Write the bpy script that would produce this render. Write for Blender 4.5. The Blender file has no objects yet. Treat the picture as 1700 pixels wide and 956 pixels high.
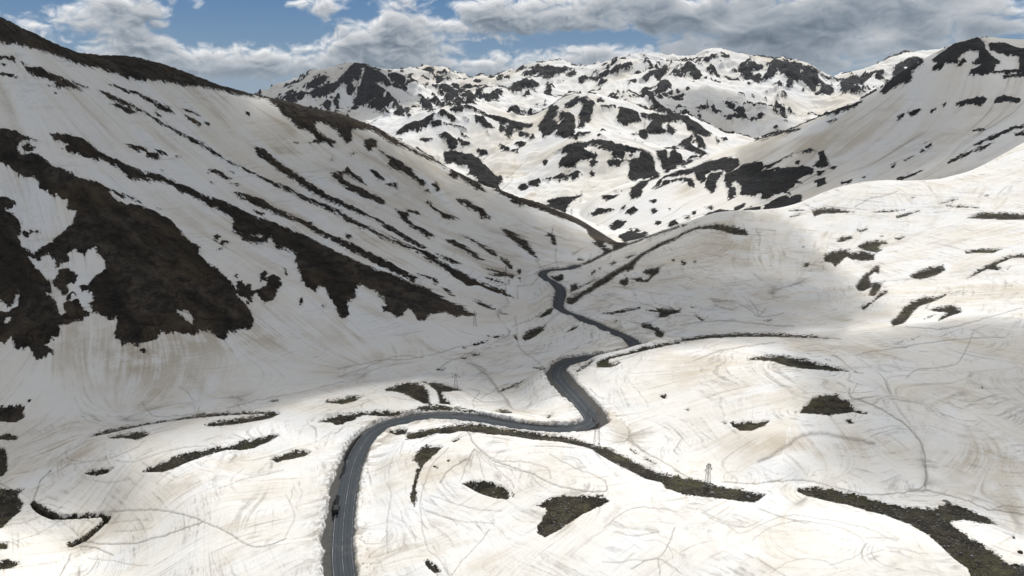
import bpy, bmesh, math, random, time
import numpy as np
from mathutils import Vector
T0 = time.time()
HAZE = 1.4e-5
Q = 0.85                      # mesh density
random.seed(4); RNG = np.random.default_rng(11)
C = bpy.context.scene.collection
R = math.radians
# ------------------------------------------------------------------ camera model
F, CU, CV = 1214.0, 850.0, 478.0
PITCH = R(14.2); CP, SP = math.cos(PITCH), math.sin(PITCH)
CZ = 150.0                    # camera height above the near snow
def ray(u, v):                # picture point -> (x/y, z/y) of the line of sight
    ac, w = (u-CU)/F, (CV-v)/F
    y = CP + w*SP
    return ac/y, (w*CP-SP)/y
def project(a, g):            # a = x/y, g = (z-CZ)/y
    dep = CP - g*SP
    return CU + F*a/dep, CV - F*(SP+g*CP)/dep
SUN_AZ, SUN_EL = R(20), R(53)          # azimuth from +Y towards +X
SUN = np.array([math.sin(SUN_AZ)*math.cos(SUN_EL), math.cos(SUN_AZ)*math.cos(SUN_EL), math.sin(SUN_EL)])

# ------------------------------------------------------------------ tracings
POLYS = """
# crop: name ox oy scale ; group near/far ; + add, - subtract
@T1 n
+0,-60 150,60 300,120 420,170 560,210 700,240 830,260 950,290 1060,320 1160,360 1250,410 1340,460 1345,500 1300,490 1180,475 1100,455 1000,435 900,425 800,408 700,405 600,380 500,345 400,325 300,290 200,255 100,225 0,200
+1325,480 1450,495 1560,510 1720,550 1700,665 1640,630 1590,605 1560,615 1570,645 1620,680 1665,700 1650,730 1600,710 1550,715 1530,705 1565,690 1540,660 1480,640 1440,600 1400,570 1370,530 1325,500
+0,255 70,285 85,300 40,300 0,275
+0,300 40,320 20,325 0,312
+0,345 60,365 85,385 40,380 0,365
+100,305 140,325 110,322
+115,335 200,335 260,365 330,395 400,440 405,455 330,440 280,435 270,410 180,380
+220,412 270,425 240,428
+255,447 290,460 270,462
+350,398 450,440 400,432
+480,445 530,455 580,485 640,510 700,545 780,590 850,625 930,675 1000,705 1080,760 1150,800 1230,840 1300,880 1400,915 1480,950 1480,965 1420,954 1350,915 1270,875 1180,830 1100,790 1000,730 920,690 830,630 750,585 690,555 620,525 540,490
+515,400 600,435 700,465 780,505 870,560 850,570 780,540 720,490 620,455 560,430
+540,510 600,520 680,560 640,560 580,535
+750,550 810,580 780,575
+830,523 865,533 840,534
+905,565 960,590 1005,620 970,618 930,590
+890,533 950,550 1000,580 960,571
+1010,605 1045,612 1030,625
+1215,550 1240,560 1235,575 1220,565
+605,705 680,725 730,735 730,755 690,755 650,735
+725,755 780,760 800,785 740,787 720,775
+750,730 830,760 830,772 790,765
+868,771 892,780 872,784
+1255,725 1310,740 1360,785 1420,830 1490,875 1540,910 1610,954 1540,954 1500,930 1450,890 1380,850 1330,805 1275,770
+1630,853 1700,850 1700,905 1660,885
+1025,838 1100,850 1150,885 1120,888 1070,865 1030,858
+1130,848 1165,852 1150,862
+1130,906 1195,912 1180,920
+1035,896 1070,905 1055,910
+790,836 820,848 805,852
+1450,701 1478,708 1462,716
+1640,781 1658,786 1648,792
+235,660 330,665 410,690 450,720 480,745 560,785 640,820 720,850 800,870 860,895 960,940 1000,964 900,954 860,925 800,905 700,895 650,895 620,860 560,815 480,795 420,775 360,765 300,735 330,720 270,690
@T4 n
+0,-302 60,-280 130,-254 200,-224 110,-220 85,-185 110,-170 170,-170 230,-135 260,-105 330,-84 400,-44 480,-20 540,15 560,50 620,85 700,100 770,125 830,155 870,190 910,245 950,280 990,300 985,335 1030,375 1080,400 1110,440 1150,475 1170,510 1175,540 1215,580 1240,625 1258,660 1250,690 1230,715 1190,705 1170,720 1130,720 1120,755 1080,755 1060,730 1000,715 960,735 890,730 870,715 790,735 770,755 700,775 680,795 640,780 600,790 590,765 560,740 575,700 580,655 540,660 500,635 470,625 400,665 340,680 300,685 295,740 220,785 260,805 265,830 205,860 170,850 165,820 140,790 100,815 70,790 55,740 20,780 0,785
-0,-115 40,-105 90,-65 90,-45 170,-45 190,-25 200,5 235,30 260,45 330,70 335,110 380,115 360,180 320,220 270,260 220,295 160,330 110,295 95,260 105,240 100,180 60,130 20,115 80,100 75,75 30,55 0,50
+115,220 140,225 140,250 115,245
+150,212 165,225 150,230
+178,222 200,220 195,234
+100,-205 140,-212 180,-200 170,-180 130,-178
-135,340 200,370 205,345 240,335 270,360 275,400 290,400 300,375 350,370 335,340 370,305 390,330 430,340 435,315 470,308 480,330 525,365 510,410 470,450 430,490 390,500 400,520 455,535 460,580 430,570 455,600 455,625 420,610 400,580 385,555 345,565 310,585 325,620 300,630 280,580 260,540 265,510 250,475 205,430 170,390
+255,480 290,420 340,405 385,440 370,480 330,490 345,520 310,535 285,512
+330,545 350,528 378,530 350,560 330,562
-230,528 250,535 240,545
-0,575 20,570 40,600 70,580 75,550 95,520 95,545 85,570 90,590 40,620 0,615
-25,670 50,645 50,660 30,678
-875,608 910,620 950,640 955,690 920,665
+1055,248 1080,238 1098,248 1075,268 1058,262
+1085,285 1105,265 1145,280 1100,290
+1072,320 1090,300 1120,303 1085,320
+690,808 715,805 730,818 705,822
+1155,440 1175,428 1180,455 1160,462
+1165,475 1200,465 1215,485 1240,480 1255,515 1290,505 1320,490 1325,460 1290,470 1285,440 1310,415 1325,425 1325,450 1355,430 1385,440 1395,470 1400,495 1375,520 1360,555 1310,575 1280,550 1265,530 1245,550 1250,580 1220,575 1210,550 1180,540
+1403,398 1413,405 1425,445 1415,442
+1480,570 1500,545 1500,590 1485,600
+1590,588 1612,588 1600,608
+860,0 960,25 1060,55 1150,90 1220,125 1280,155 1360,180 1450,215 1520,245 1600,290 1700,340 1790,380 1870,410 1970,445 2070,490 2170,530 2230,560 2310,600 2360,635 2320,640 2290,635 2260,645 2210,620 2160,625 2120,640 2105,665 2070,660 2040,620 2020,600 1990,640 1960,650 1940,630 1900,620 1890,590 1910,585 1900,555 1860,530 1800,490 1770,500 1760,550 1720,570 1725,610 1730,640 1700,655 1680,640 1660,600 1640,570 1620,540 1610,495 1580,500 1565,530 1530,500 1510,490 1490,470 1480,420 1460,370 1460,340 1440,320 1370,305 1350,280 1340,255 1320,280 1280,285 1200,265 1200,250 1150,215 1160,170 1140,150 1060,110 1000,75 900,20
-1225,238 1300,243 1290,257
+1145,25 1220,35 1300,60 1340,95 1420,130 1480,160 1560,185 1540,195 1480,185 1400,155 1330,120 1260,90 1200,60
+1480,165 1560,200 1620,235 1690,262 1690,288 1620,260 1530,215
+1255,120 1320,128 1310,142 1270,135
+1385,-15 1440,12 1520,52 1620,90 1690,118 1690,145 1600,110 1500,65 1420,20
+1490,-5 1560,10 1640,48 1690,70 1690,102 1600,62 1530,25
+500,-5 560,15 640,50 700,78 640,62 560,30
+775,105 800,108 790,118
@T5 n
+0,250 60,275 130,310 200,345 280,380 330,415 400,450 380,475 300,440 200,390 100,330 0,285
+0,55 100,110 200,160 290,210 370,260 445,305 400,300 330,260 250,215 180,165 90,135 0,90
+45,-5 110,10 200,45 240,75 230,90 180,70 130,55 60,20
+0,115 60,150 140,190 230,240 320,280 400,310 440,320 500,355 560,390 640,430 700,465 770,490 830,510 870,545 840,540 780,520 730,500 700,485 640,490 620,470 570,440 520,400 460,370 420,340 360,310 290,285 240,260 160,230 80,190 0,142
+480,330 560,355 620,385 560,375
+200,180 240,193 270,212 235,205
+40,232 70,240 78,258 55,265 42,250
+285,108 340,130 345,115 400,125 410,140 360,140 350,160 380,190 430,210 480,245 485,258 440,250 390,215 340,185 310,150
+440,72 465,75 470,100 530,130 600,155 600,163 560,160 550,168 520,155 500,125 470,110
+580,58 640,65 680,95 720,110 740,140 770,165 740,165 705,155 700,135 650,110 610,85
+535,262 580,262 640,295 700,340 735,365 690,355 620,315 560,285
+595,228 650,250 720,285 790,325 797,350 760,335 700,290 640,255
+803,338 850,365 870,385 865,408 840,390 805,355
+805,205 860,215 920,255 960,295 985,335 998,360 950,330 900,290 880,275 840,245
+1030,240 1060,228 1080,245 1088,285 1070,288 1055,265 1060,248
+1190,345 1210,355 1225,365 1190,365
+770,10 850,15 930,35 980,60 1050,95 1130,125 1200,150 1280,185 1340,220 1440,275 1430,295 1390,302 1370,312 1330,330 1310,310 1270,285 1260,270 1280,270 1240,235 1230,210 1180,180 1120,160 1050,135 980,105 900,95 880,90 850,60 800,35
-1320,275 1360,290 1365,310 1340,300
+715,400 780,405 850,425 875,435 870,455 840,440 770,440 740,425 800,425
+730,445 800,463 855,485 800,480 745,460
+895,405 908,408 907,434 895,428
+902,440 914,465 905,472 897,450
+670,558 700,560 760,585 800,610 760,605 700,582
+805,620 840,628 815,628
+515,492 550,508 585,540 560,537 530,514
+390,430 440,440 465,450 490,450 505,480 480,485 465,460 430,455 400,445
+380,480 450,500 520,538 555,558 500,547 430,514
+745,738 800,728 860,725 855,735 790,747
+865,720 885,718 893,762 880,748
+660,777 700,770 750,758 720,776 680,784
+915,745 930,715 970,695 1030,685 1020,710 980,740 930,762
+970,645 1010,625 1060,590 1075,590 1060,625 1010,645
+1135,720 1165,685 1195,682 1180,700
+490,905 540,893 520,909
+955,892 1050,889 1070,898 1000,903
+620,795 640,792 630,800
+660,830 700,822 705,830 670,838
+610,845 640,845 630,852
+1060,435 1110,430 1125,445 1115,465 1085,468 1055,450
+1000,410 1070,400 1150,400 1240,363 1340,315 1440,275 1440,290 1340,330 1250,375 1160,412 1080,414
+1440,277 1600,222 1700,187 1700,198 1600,234 1440,289
+1155,480 1185,480 1190,495 1280,460 1230,487 1155,520
+1130,550 1200,525 1270,480 1340,430 1450,370 1500,330 1600,275 1700,235 1700,250 1600,295 1510,345 1460,400 1400,430 1330,475 1260,520 1200,555 1160,585 1130,570
+1420,400 1470,385 1470,405 1440,425
+1395,460 1440,445 1445,475 1425,493 1400,480
+1455,455 1500,445 1520,460 1550,440 1510,425 1530,405 1580,400 1630,378 1600,395 1590,425 1560,445 1540,470 1490,472
+1345,380 1370,365 1385,372 1360,388
+1255,425 1275,410 1280,425 1255,440
+1290,398 1307,402 1298,415
+1425,350 1470,330 1480,335 1440,355
+1655,360 1670,352 1668,370
+1315,625 1400,610 1500,590 1500,600 1420,620 1360,632
+1365,665 1388,655 1378,671
+1525,610 1600,598 1700,603 1700,620 1650,630 1620,645 1590,643 1595,620
+1500,680 1520,670 1580,690 1620,720 1610,745 1575,738 1570,710 1510,695
+1690,755 1600,773 1510,793 1420,818 1330,843 1290,860 1280,890 1340,893 1385,880 1410,865 1380,865 1340,870 1345,850 1440,828 1520,808 1610,788 1700,772
+1180,910 1240,868 1280,848 1230,892 1190,914
@T6 n
+0,230 80,196 180,182 260,192 320,212 342,240 260,235 220,222 160,208 90,208 0,242
+0,186 40,183 10,200
+650,118 700,102 780,106 865,125 760,130 700,132 660,145
+520,117 580,110 610,115 560,120
+540,148 590,127 602,130 565,147
+945,124 1020,115 1115,114 1020,126
+1063,150 1110,129 1190,116 1130,139 1080,152
+1270,85 1340,60 1380,60 1310,77
+1315,94 1400,90 1500,106 1440,102 1370,101
+1495,42 1530,39 1510,47
+1140,51 1162,49 1150,57
+1415,155 1490,126 1600,126 1700,145 1700,160 1580,160 1480,157
+870,214 940,204 890,223
+770,268 800,245 845,240 850,255 800,272 778,272
+1060,255 1100,243 1112,248 1080,262
+985,245 1005,241 990,249
+705,350 720,330 770,312 830,310 850,298 830,318 850,325 900,318 960,330 960,360 900,365 850,360 820,345 795,370 765,395 745,375 715,368
+875,295 920,270 970,262 1010,268 1030,280 990,285 980,300 1000,310 970,325 920,315 890,305
+865,490 900,440 940,410 970,385 988,388 980,430 960,420 935,440 940,475 970,470 1000,470 990,500 960,540 930,535 945,495 900,515 880,512
+895,605 900,585 950,565 985,520 1020,512 1025,520 980,550 940,580 910,610
+960,578 975,574 970,585
+1000,462 1015,460 1008,470
+605,395 615,370 640,375 630,395
+675,312 688,301 680,315
+0,362 30,370 20,390 5,385
+60,372 80,362 74,378
+1130,440 1170,415 1240,395 1300,388 1312,410 1270,435 1190,457 1150,450
+1040,660 1080,630 1110,590 1150,560 1210,540 1260,545 1320,525 1310,540 1240,570 1180,590 1150,620 1110,670 1050,690
+1230,605 1290,588 1340,582 1390,600 1390,620 1340,635 1275,662 1290,640 1320,620 1260,615
+1205,655 1265,628 1240,643
+1410,315 1480,305 1590,305 1550,325 1460,325 1410,330
+1410,458 1460,415 1530,380 1620,340 1700,305 1700,340 1640,350 1560,385 1590,400 1570,412 1520,405 1450,440
+1610,403 1630,398 1620,408
+65,628 110,650 125,665 100,660
+410,660 465,652 430,664
+45,591 80,591 60,597
+0,748 130,728 300,720 500,723 640,733 740,748 600,744 450,740 300,740 140,747 0,764
+325,855 400,836 500,830 600,848 700,873 800,893 840,912 740,908 640,900 540,890 460,862 390,856
+1070,772 1110,764 1080,776
+1140,752 1190,734 1150,756
+700,847 760,857 730,857
+595,298 620,290 605,300
+855,912 900,916 870,918
@U1 n
+0,150 40,125 80,115 120,135 120,180 80,205 40,205 0,185
+135,93 152,100 140,110
+0,270 50,262 88,275 80,290 40,292 0,285
+0,310 20,330 35,370 35,440 10,470 0,470
+0,535 60,530 125,527 80,560 115,595 100,640 50,680 10,720 0,730
+0,780 40,790 35,820 0,835
+0,885 50,878 100,885 80,905 20,925 0,930
+430,280 480,250 560,235 680,215 820,195 900,180 980,163 1100,155 1250,153 1350,153 1360,160 1250,165 1100,172 960,184 860,197 720,217 600,242 520,262
+985,220 1040,200 1140,190 1270,168 1350,155 1360,165 1320,185 1240,200 1130,218 1040,225
+525,275 600,262 680,248 735,255 700,280 660,290 600,282 540,285
+695,450 740,420 840,375 920,350 1020,330 1100,325 1170,300 1240,285 1340,262 1362,268 1310,300 1240,330 1170,342 1100,340 1000,370 900,405 840,435 780,450
+410,455 470,435 560,425 520,455 460,468
+1310,380 1370,368 1430,345 1480,340 1515,350 1480,372 1430,382 1350,402
+1545,205 1600,180 1672,163 1672,215 1640,220 1600,205
+1570,105 1672,86 1672,117 1600,112
+1295,103 1330,97 1365,99 1320,107
+210,470 255,435 218,470
@U1 n
+155,598 165,583 185,600 215,615 255,640 275,652 310,656 400,655 440,650 500,645 530,655 533,668 515,692 470,725 435,752 415,775 385,790 330,815 325,798 380,775 425,745 470,708 500,680 490,668 440,668 345,678 275,672 240,662 195,640 160,615
@U2 n
+0,90 60,78 130,75 90,100 40,115 0,115
+230,45 300,20 400,10 440,50 455,115 420,115 380,95 320,65 280,55 240,52
+400,8 480,13 540,26 612,52 570,52 510,60 530,95 555,120 500,115 480,50 440,20
+0,165 100,155 200,150 330,150 360,155 280,175 200,175 130,170 80,195 30,210 0,215
+365,140 430,120 520,125 600,130 700,155 760,180 720,185 640,165 540,160 470,145 400,150
+765,150 800,140 830,148 850,160 800,160
+1008,182 1045,163 1030,187
+770,60 850,25 910,3 880,25 800,55
+860,42 890,34 870,46
+255,255 300,230 340,235 335,262 290,268
+330,290 345,258 420,245 500,225 620,215 720,215 800,232 900,245 1000,262 1100,275 1180,290 1260,320 1330,330 1400,370 1480,410 1560,450 1690,472 1690,555 1600,530 1580,500 1500,480 1400,430 1320,390 1240,340 1200,325 1080,300 960,290 880,278 820,272 720,262 640,250 590,250 540,262 480,260 400,285
+360,395 390,345 430,318 515,322 470,370 420,410 395,470 380,520 388,590 375,622 355,590 352,560 370,510 380,450 400,405
+555,298 605,284 570,303
+475,427 491,426 488,435
+533,391 547,391 542,400
+612,505 650,490 740,495 800,515 840,545 830,580 760,575 700,555 650,530
+843,538 850,540 864,582 856,575
+945,615 1000,600 1030,575 1110,560 1190,565 1290,560 1325,590 1280,615 1200,650 1140,690 1090,725 1010,765 970,745 975,710 1000,680 1020,635 980,612
+420,885 440,877 480,905 505,935 470,938 440,915
+1570,72 1600,72 1605,95 1580,85
+1423,338 1472,360 1450,359
+1480,370 1562,411 1510,392
@U3 n
+0,475 60,480 130,500 220,520 310,535 415,560 360,598 250,585 150,572 60,565 0,555
+580,160 600,125 640,90 700,70 760,72 810,100 850,140 915,162 880,165 840,155 780,165 720,172 650,165
+795,195 825,190 850,212 820,212
+550,158 566,155 560,164
+240,205 300,205 380,200 435,195 410,225 350,245 290,248 250,225
+195,205 230,205 220,216
+565,545 570,528 660,522 760,535 850,555 960,590 1060,610 1150,620 1230,625 1290,605 1290,588 1320,598 1400,630 1480,660 1555,705 1500,700 1440,690 1380,680 1315,690 1360,730 1440,780 1520,830 1600,890 1672,945 1690,985 1460,985 1400,920 1330,870 1280,820 1210,760 1120,705 1000,660 920,640 820,610 720,590 620,565
+20,145 40,135 45,152
+1455,38 1475,31 1470,43
+1615,761 1636,768 1625,772
@T2 n
+0,545 100,580 180,620 260,670 330,710 400,750 500,800 580,830 640,860 700,900 740,954 690,940 640,905 600,875 580,890 555,870 560,840 480,805 400,770 310,730 230,690 180,650 100,640 70,650 75,690 40,715 20,680 0,665
+130,700 160,685 200,695 190,730 155,750 135,725
+195,740 250,770 300,790 370,835 390,870 440,900 450,915 410,920 390,890 350,870 300,840 250,825 260,790 220,765
+250,700 310,715 320,722 260,713
+155,840 190,845 235,885 240,900 200,890
+20,860 50,825 80,860 120,880 130,905 150,920 110,905 60,880
+0,870 50,900 120,930 160,954 60,945 0,900
+235,910 295,905 300,935 260,925
+465,910 490,903 515,945 490,945
+430,945 450,935 455,950
+60,758 92,754 70,776
@T3 f
+1250,295 1290,258 1350,225 1420,205 1470,195 1500,215 1510,250 1540,280 1590,310 1560,320 1550,355 1430,372 1440,350 1490,325 1450,315 1480,290 1480,260 1430,240 1400,260 1360,290 1370,310 1330,315 1310,310 1280,320
+1530,218 1600,215 1680,240 1700,250 1700,335 1680,340 1680,280 1620,270 1580,255 1540,245
+1430,370 1550,352 1700,340 1700,350 1560,362 1440,377
+1580,378 1700,345 1700,358 1600,381
+1370,330 1400,290 1410,300 1385,328
+1245,335 1270,318 1300,320 1280,340 1260,350
+990,455 1010,425 1060,385 1110,352 1160,322 1185,322 1140,360 1140,395 1100,420 1080,410 1060,440 1010,460
+1360,515 1420,495 1500,482 1520,490 1480,520 1440,515
+1560,495 1610,478 1680,488 1680,505 1600,505 1560,508
+1060,581 1110,564 1075,581
+1130,560 1180,542 1190,550 1140,570
+1290,520 1316,509 1300,526
+1235,555 1261,534 1245,557
+725,570 780,543 850,522 900,502 850,537 780,562 735,577
+725,605 770,589 740,609
+375,690 480,656 600,636 480,668 390,693
+1440,648 1502,634 1480,647
+1450,718 1550,670 1640,630 1700,598 1700,606 1640,642 1550,687 1460,720
+1650,660 1700,638 1700,650 1660,671
+1320,805 1400,765 1480,728 1560,703 1480,742 1400,780 1330,804
+1210,735 1240,710 1250,720 1225,735
+1175,718 1216,699 1185,720
+1185,755 1200,741 1211,750
+1100,796 1160,767 1110,797
+1040,826 1066,814 1050,829
+1070,890 1120,870 1200,843 1140,872 1090,896
+890,880 940,861 910,882
+800,905 850,894 830,910
+0,850 60,845 90,830 140,805 200,785 250,778 280,790 280,820 240,850 200,840 190,850 150,850 110,870 130,890 120,895 90,880 70,850 0,862
+130,900 160,865 210,855 200,885 180,910 165,950 130,940
+220,870 280,845 310,820 400,805 405,830 390,855 430,860 500,840 560,830 620,825 660,840 650,860 600,870 570,890 600,900 560,920 520,935 540,960 300,960 300,920 270,890 250,910 260,960 240,960 215,900
+420,825 500,790 580,762 570,775 500,800 440,828
+595,755 640,742 670,748 620,765
+655,825 690,790 680,755 705,752 720,790 735,825 680,835
+670,845 710,848 680,865
+665,895 715,880 715,905 680,920
+740,828 770,825 760,838
+410,850 490,828 480,840 430,855
+570,800 590,797 580,811
+0,350 20,320 50,295 70,320 95,360 115,400 80,395 40,375 10,385 0,375
+65,295 95,300 110,325 80,325
+115,290 150,285 140,310
+130,345 150,320 170,335 185,380 155,375
+190,330 205,300 220,320 215,345
+235,350 280,335 320,310 340,290 370,320 400,320 420,345 370,350 340,350 360,375 390,370 380,395 340,425 325,420 350,385 300,395 290,380 320,360 280,355 245,362
+150,272 200,277 250,282 240,292 180,286
+430,320 460,305 530,315 580,315 630,335 680,365 680,400 665,455 630,445 590,420 560,410 540,445 520,440 530,400 500,375 490,350 440,390 400,400 430,360
-590,360 605,355 600,385
+600,420 612,450 598,447
+680,368 780,400 760,402 710,382
+690,430 750,430 770,445 750,465 680,460
+460,425 490,400 510,430 500,450 530,475 520,490 480,465
+460,480 490,475 490,495 465,500
+460,510 480,515 520,540 525,580 490,575 500,550 470,540
+770,450 800,395 850,392 900,372 960,352 1010,350 1000,370 930,390 900,410 870,430 890,440 930,435 920,455 860,462 830,450 800,455
+1040,340 1090,310 1150,290 1190,295 1200,315 1150,320 1120,345 1060,375
+285,570 310,565 335,600 330,615 300,595
+270,545 290,530 310,545
+195,515 230,510 270,512 260,522 210,522
+120,510 165,507 160,517
+90,530 120,525 115,538
+345,580 370,595 365,608
+380,540 405,540 385,553
+230,578 280,572 280,585 235,590
+380,570 400,560 385,580
+85,575 100,572 98,588
+0,570 20,575 50,595 80,610 110,640 150,665 130,672 90,660 60,640 40,640 30,600 0,610
+0,710 40,680 60,670 60,690 40,705 80,740 120,760 135,775 100,780 70,750 0,728
+75,665 110,690 120,730 90,720
+30,800 50,780 100,785 40,808
+170,685 195,700 180,710
+205,685 230,690 215,699
@T6 f
+125,0 165,0 165,25 145,25
+230,30 250,0 280,0 275,40 235,60
+300,0 560,0 530,20 470,30 430,60 400,55 400,20 370,45 310,35
+405,130 420,95 470,60 520,40 530,55 510,95 460,130 420,137
+500,100 540,60 570,40 600,45 590,75 540,95 500,112
+290,125 350,105 395,100 370,135 330,138
+265,105 320,85 300,105 270,115
+125,100 160,102 150,115 130,110
+100,155 140,133 200,115 290,122 260,130 160,140
+20,155 45,145 35,165
+60,130 75,120 72,140
@T1 f
+1390,490 1470,465 1560,455 1600,440 1640,420 1690,400 1700,430 1640,460 1590,480 1540,475 1450,500 1400,505
+1500,430 1580,395 1610,380 1570,410 1520,435
+1590,520 1620,500 1640,500 1620,540 1595,540
+1650,500 1680,460 1690,500 1665,530
+1420,465 1445,455 1430,470
@T2 f
+0,410 40,360 95,310 150,330 210,355 250,380 265,420 250,430 200,405 180,410 220,440 260,470 290,500 320,540 370,575 355,585 330,560 300,565 270,530 240,540 270,575 240,570 200,540 170,550 150,520 180,500 150,470 125,480 110,510 90,510 100,470 80,440 130,410 90,400 50,420 20,435 0,440
-120,345 130,350 125,400 110,380
+0,470 20,480 10,530 0,530
+40,490 50,510 35,516
+110,480 140,475 150,510 120,515
+45,430 80,420 70,460 50,470
+270,385 310,375 360,385 400,410 400,430 330,435 280,425
-320,405 350,400 330,430
+435,362 455,356 470,370
+470,376 520,383 570,395 530,402
+400,468 420,480 445,510 480,540 470,552 430,540 415,510
+470,460 490,480 520,520 500,525 480,500
+440,430 480,420 560,430 600,440 650,460 640,480 610,465 600,490 640,510 600,520 570,490 560,520 530,500 530,470 490,450
+600,440 660,460 700,495 670,500 690,515 650,510 620,480
+690,445 725,450 720,475 690,475
+700,480 750,470 800,445 830,455 780,490 730,500
+790,410 820,388 850,393 810,407
+855,455 880,420 920,395 960,400 1000,420 970,440 930,475 960,430 910,430 890,470
+915,372 960,338 1030,332 1110,332 1170,345 1110,360 1100,380 1030,385 990,365 960,380
+1030,445 1040,410 1090,395 1130,400 1080,420 1050,450
+1130,370 1180,360 1170,377
+1200,385 1260,380 1340,400 1300,412 1270,400 1200,405
+1340,365 1390,325 1460,312 1430,340 1380,365
+1500,308 1560,298 1520,314
+1440,400 1480,400 1450,415
+1490,405 1540,360 1570,365 1520,410
+1570,370 1620,330 1640,340 1590,390
+1650,370 1680,330 1700,345 1700,380 1670,380
+1560,450 1600,410 1640,405 1650,420 1630,450 1600,490 1570,480 1530,440
+1500,460 1530,435 1570,480 1570,510 1600,530 1660,560 1630,565 1570,545 1530,500
+1300,488 1322,500 1290,500
+980,522 1000,508 990,527
+490,570 520,540 560,560 610,600 570,605 530,580
+560,540 640,525 700,545 740,570 800,580 850,595 900,610 970,620 920,630 900,645 870,640 840,690 840,650 860,600 820,605 780,585 720,565 660,550 600,550
+680,570 720,580 780,635 740,640 690,605
+300,655 340,620 400,600 450,580 490,560 470,590 430,630 400,650 360,640 320,668
+460,605 520,600 570,610 640,640 650,655 590,630 520,615 480,625
+620,570 660,600 640,605
+500,670 540,660 580,690 600,710 590,740 560,735 540,700
+595,690 650,705 660,718 610,715
+600,650 650,680 620,670
+690,738 740,750 745,765 705,765
+800,715 850,735 850,750 810,740
+860,745 900,740 890,757
+900,655 930,665 980,670 975,685 940,690 910,675
+805,630 818,635 810,655
+880,710 930,708 900,727
+740,650 760,670 745,670
+850,540 900,550 960,555 910,560 880,585 860,570
+1000,630 1020,600 1040,560 1060,525 1090,530 1080,560 1060,590 1070,610 1050,615 1100,620 1120,590 1110,560 1150,560 1175,580 1180,630 1170,680 1110,675 1060,665 1020,685
+1190,635 1195,580 1210,530 1190,510 1230,495 1275,510 1265,560 1245,600 1220,630
+1130,520 1190,490 1230,480 1240,495 1180,530 1150,525
+1305,520 1380,525 1350,550 1310,550
+1370,600 1400,550 1390,530 1440,545 1490,565 1500,600 1440,610 1420,630 1380,620
+1500,560 1600,570 1700,565 1700,600 1620,610 1590,640 1630,645 1600,660 1540,660 1530,640 1560,600 1510,580
+1630,620 1680,650 1660,670 1630,665
+1500,650 1530,650 1525,680 1500,675
+1450,665 1480,660 1490,672
+1160,680 1200,662 1270,655 1240,670 1180,687
+1290,665 1330,680 1360,700 1320,692
+1075,760 1120,735 1190,700 1260,695 1340,705 1420,730 1500,745 1540,760 1560,790 1575,840 1590,875 1510,890 1500,910 1440,880 1450,800 1490,790 1500,750 1420,745 1410,780 1370,780 1365,740 1290,735 1310,720 1240,720 1220,740 1290,770 1230,790 1180,800 1180,820 1100,825 1110,790 1160,760
+1250,800 1290,800 1285,820 1255,818
+1340,800 1390,790 1440,800 1400,820 1350,820
+1480,920 1510,890 1540,900 1500,940 1460,945
+945,910 1000,888 1010,905 990,922
+1020,890 1060,880 1050,905
+1065,885 1110,862 1145,885 1100,905
+1145,870 1190,848 1220,865 1170,890
+1255,860 1280,855 1265,875
+905,920 930,915 940,930 915,935
+1015,800 1045,798 1030,813
+590,760 660,765 710,800 770,860 790,880 820,880 830,910 800,925 810,945 740,960 710,940 690,900 680,885 650,870 640,830 600,830 585,800
+535,755 590,755 590,800 540,790
+410,690 470,690 440,700
+640,770 660,790 650,795
@Z8 f
+640,595 700,545 740,490 830,430 950,372 1100,345 1230,310 1330,260 1450,215 1593,195 1593,270 1530,300 1450,300 1330,350 1250,345 1180,365 1100,380 980,405 860,440 800,480 760,550 690,570
+800,495 880,480 880,510 810,515
+910,480 1050,455 1160,465 1160,485 1060,472 930,492
+1140,503 1190,508 1222,552
+1270,430 1310,360 1350,410 1370,440 1340,485 1290,460
+1370,530 1380,430 1430,385 1593,370 1593,410 1530,440 1500,500 1480,560 1470,630 1390,600
+735,85 830,85 860,120 850,200 880,200 900,160 920,50 970,45 980,100 1030,130 1060,190 1040,280 880,365 800,320 780,290 800,250 790,200 770,180 740,150
+1110,260 1140,190 1190,170 1330,185 1200,215 1120,265
+400,600 460,540 540,480 580,470 520,540 430,610
+340,690 400,640 500,590 520,640 460,700 410,670
+0,685 60,706 200,678 120,702 30,718
+150,635 230,620 220,642
+0,870 60,845 140,870 60,890 0,910
+220,900 250,850 320,790 310,830 250,880
+310,910 340,870 410,825 460,865 390,885
+640,870 690,850 720,875 690,890 655,885
+600,740 660,730 710,725 680,755 620,745
+870,840 900,855 940,860 890,870
+1380,835 1440,830 1450,860 1410,850
+1150,200 1000,260 1100,300 1040,290
@T5 f
+1040,75 1110,55 1210,43 1160,75 1125,110 1130,135 1060,125 1040,110 1050,95 1100,75
+1240,140 1290,105 1370,115 1330,130 1270,145
+1340,195 1380,165 1430,170 1420,200 1380,215
+1400,245 1450,205 1480,210 1460,235 1530,230 1520,250 1450,280 1420,270
+1430,120 1470,100 1485,120 1450,130
+1440,50 1470,15 1510,15 1500,45 1460,55
+1310,48 1390,42 1340,60
+1370,25 1400,22 1380,34
+1640,190 1670,165 1690,180 1655,200
+1555,115 1580,112 1570,128
+1400,110 1425,90 1430,100 1405,122
+1580,175 1600,172 1590,187
+650,0 720,5 730,30 690,15
"""
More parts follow.
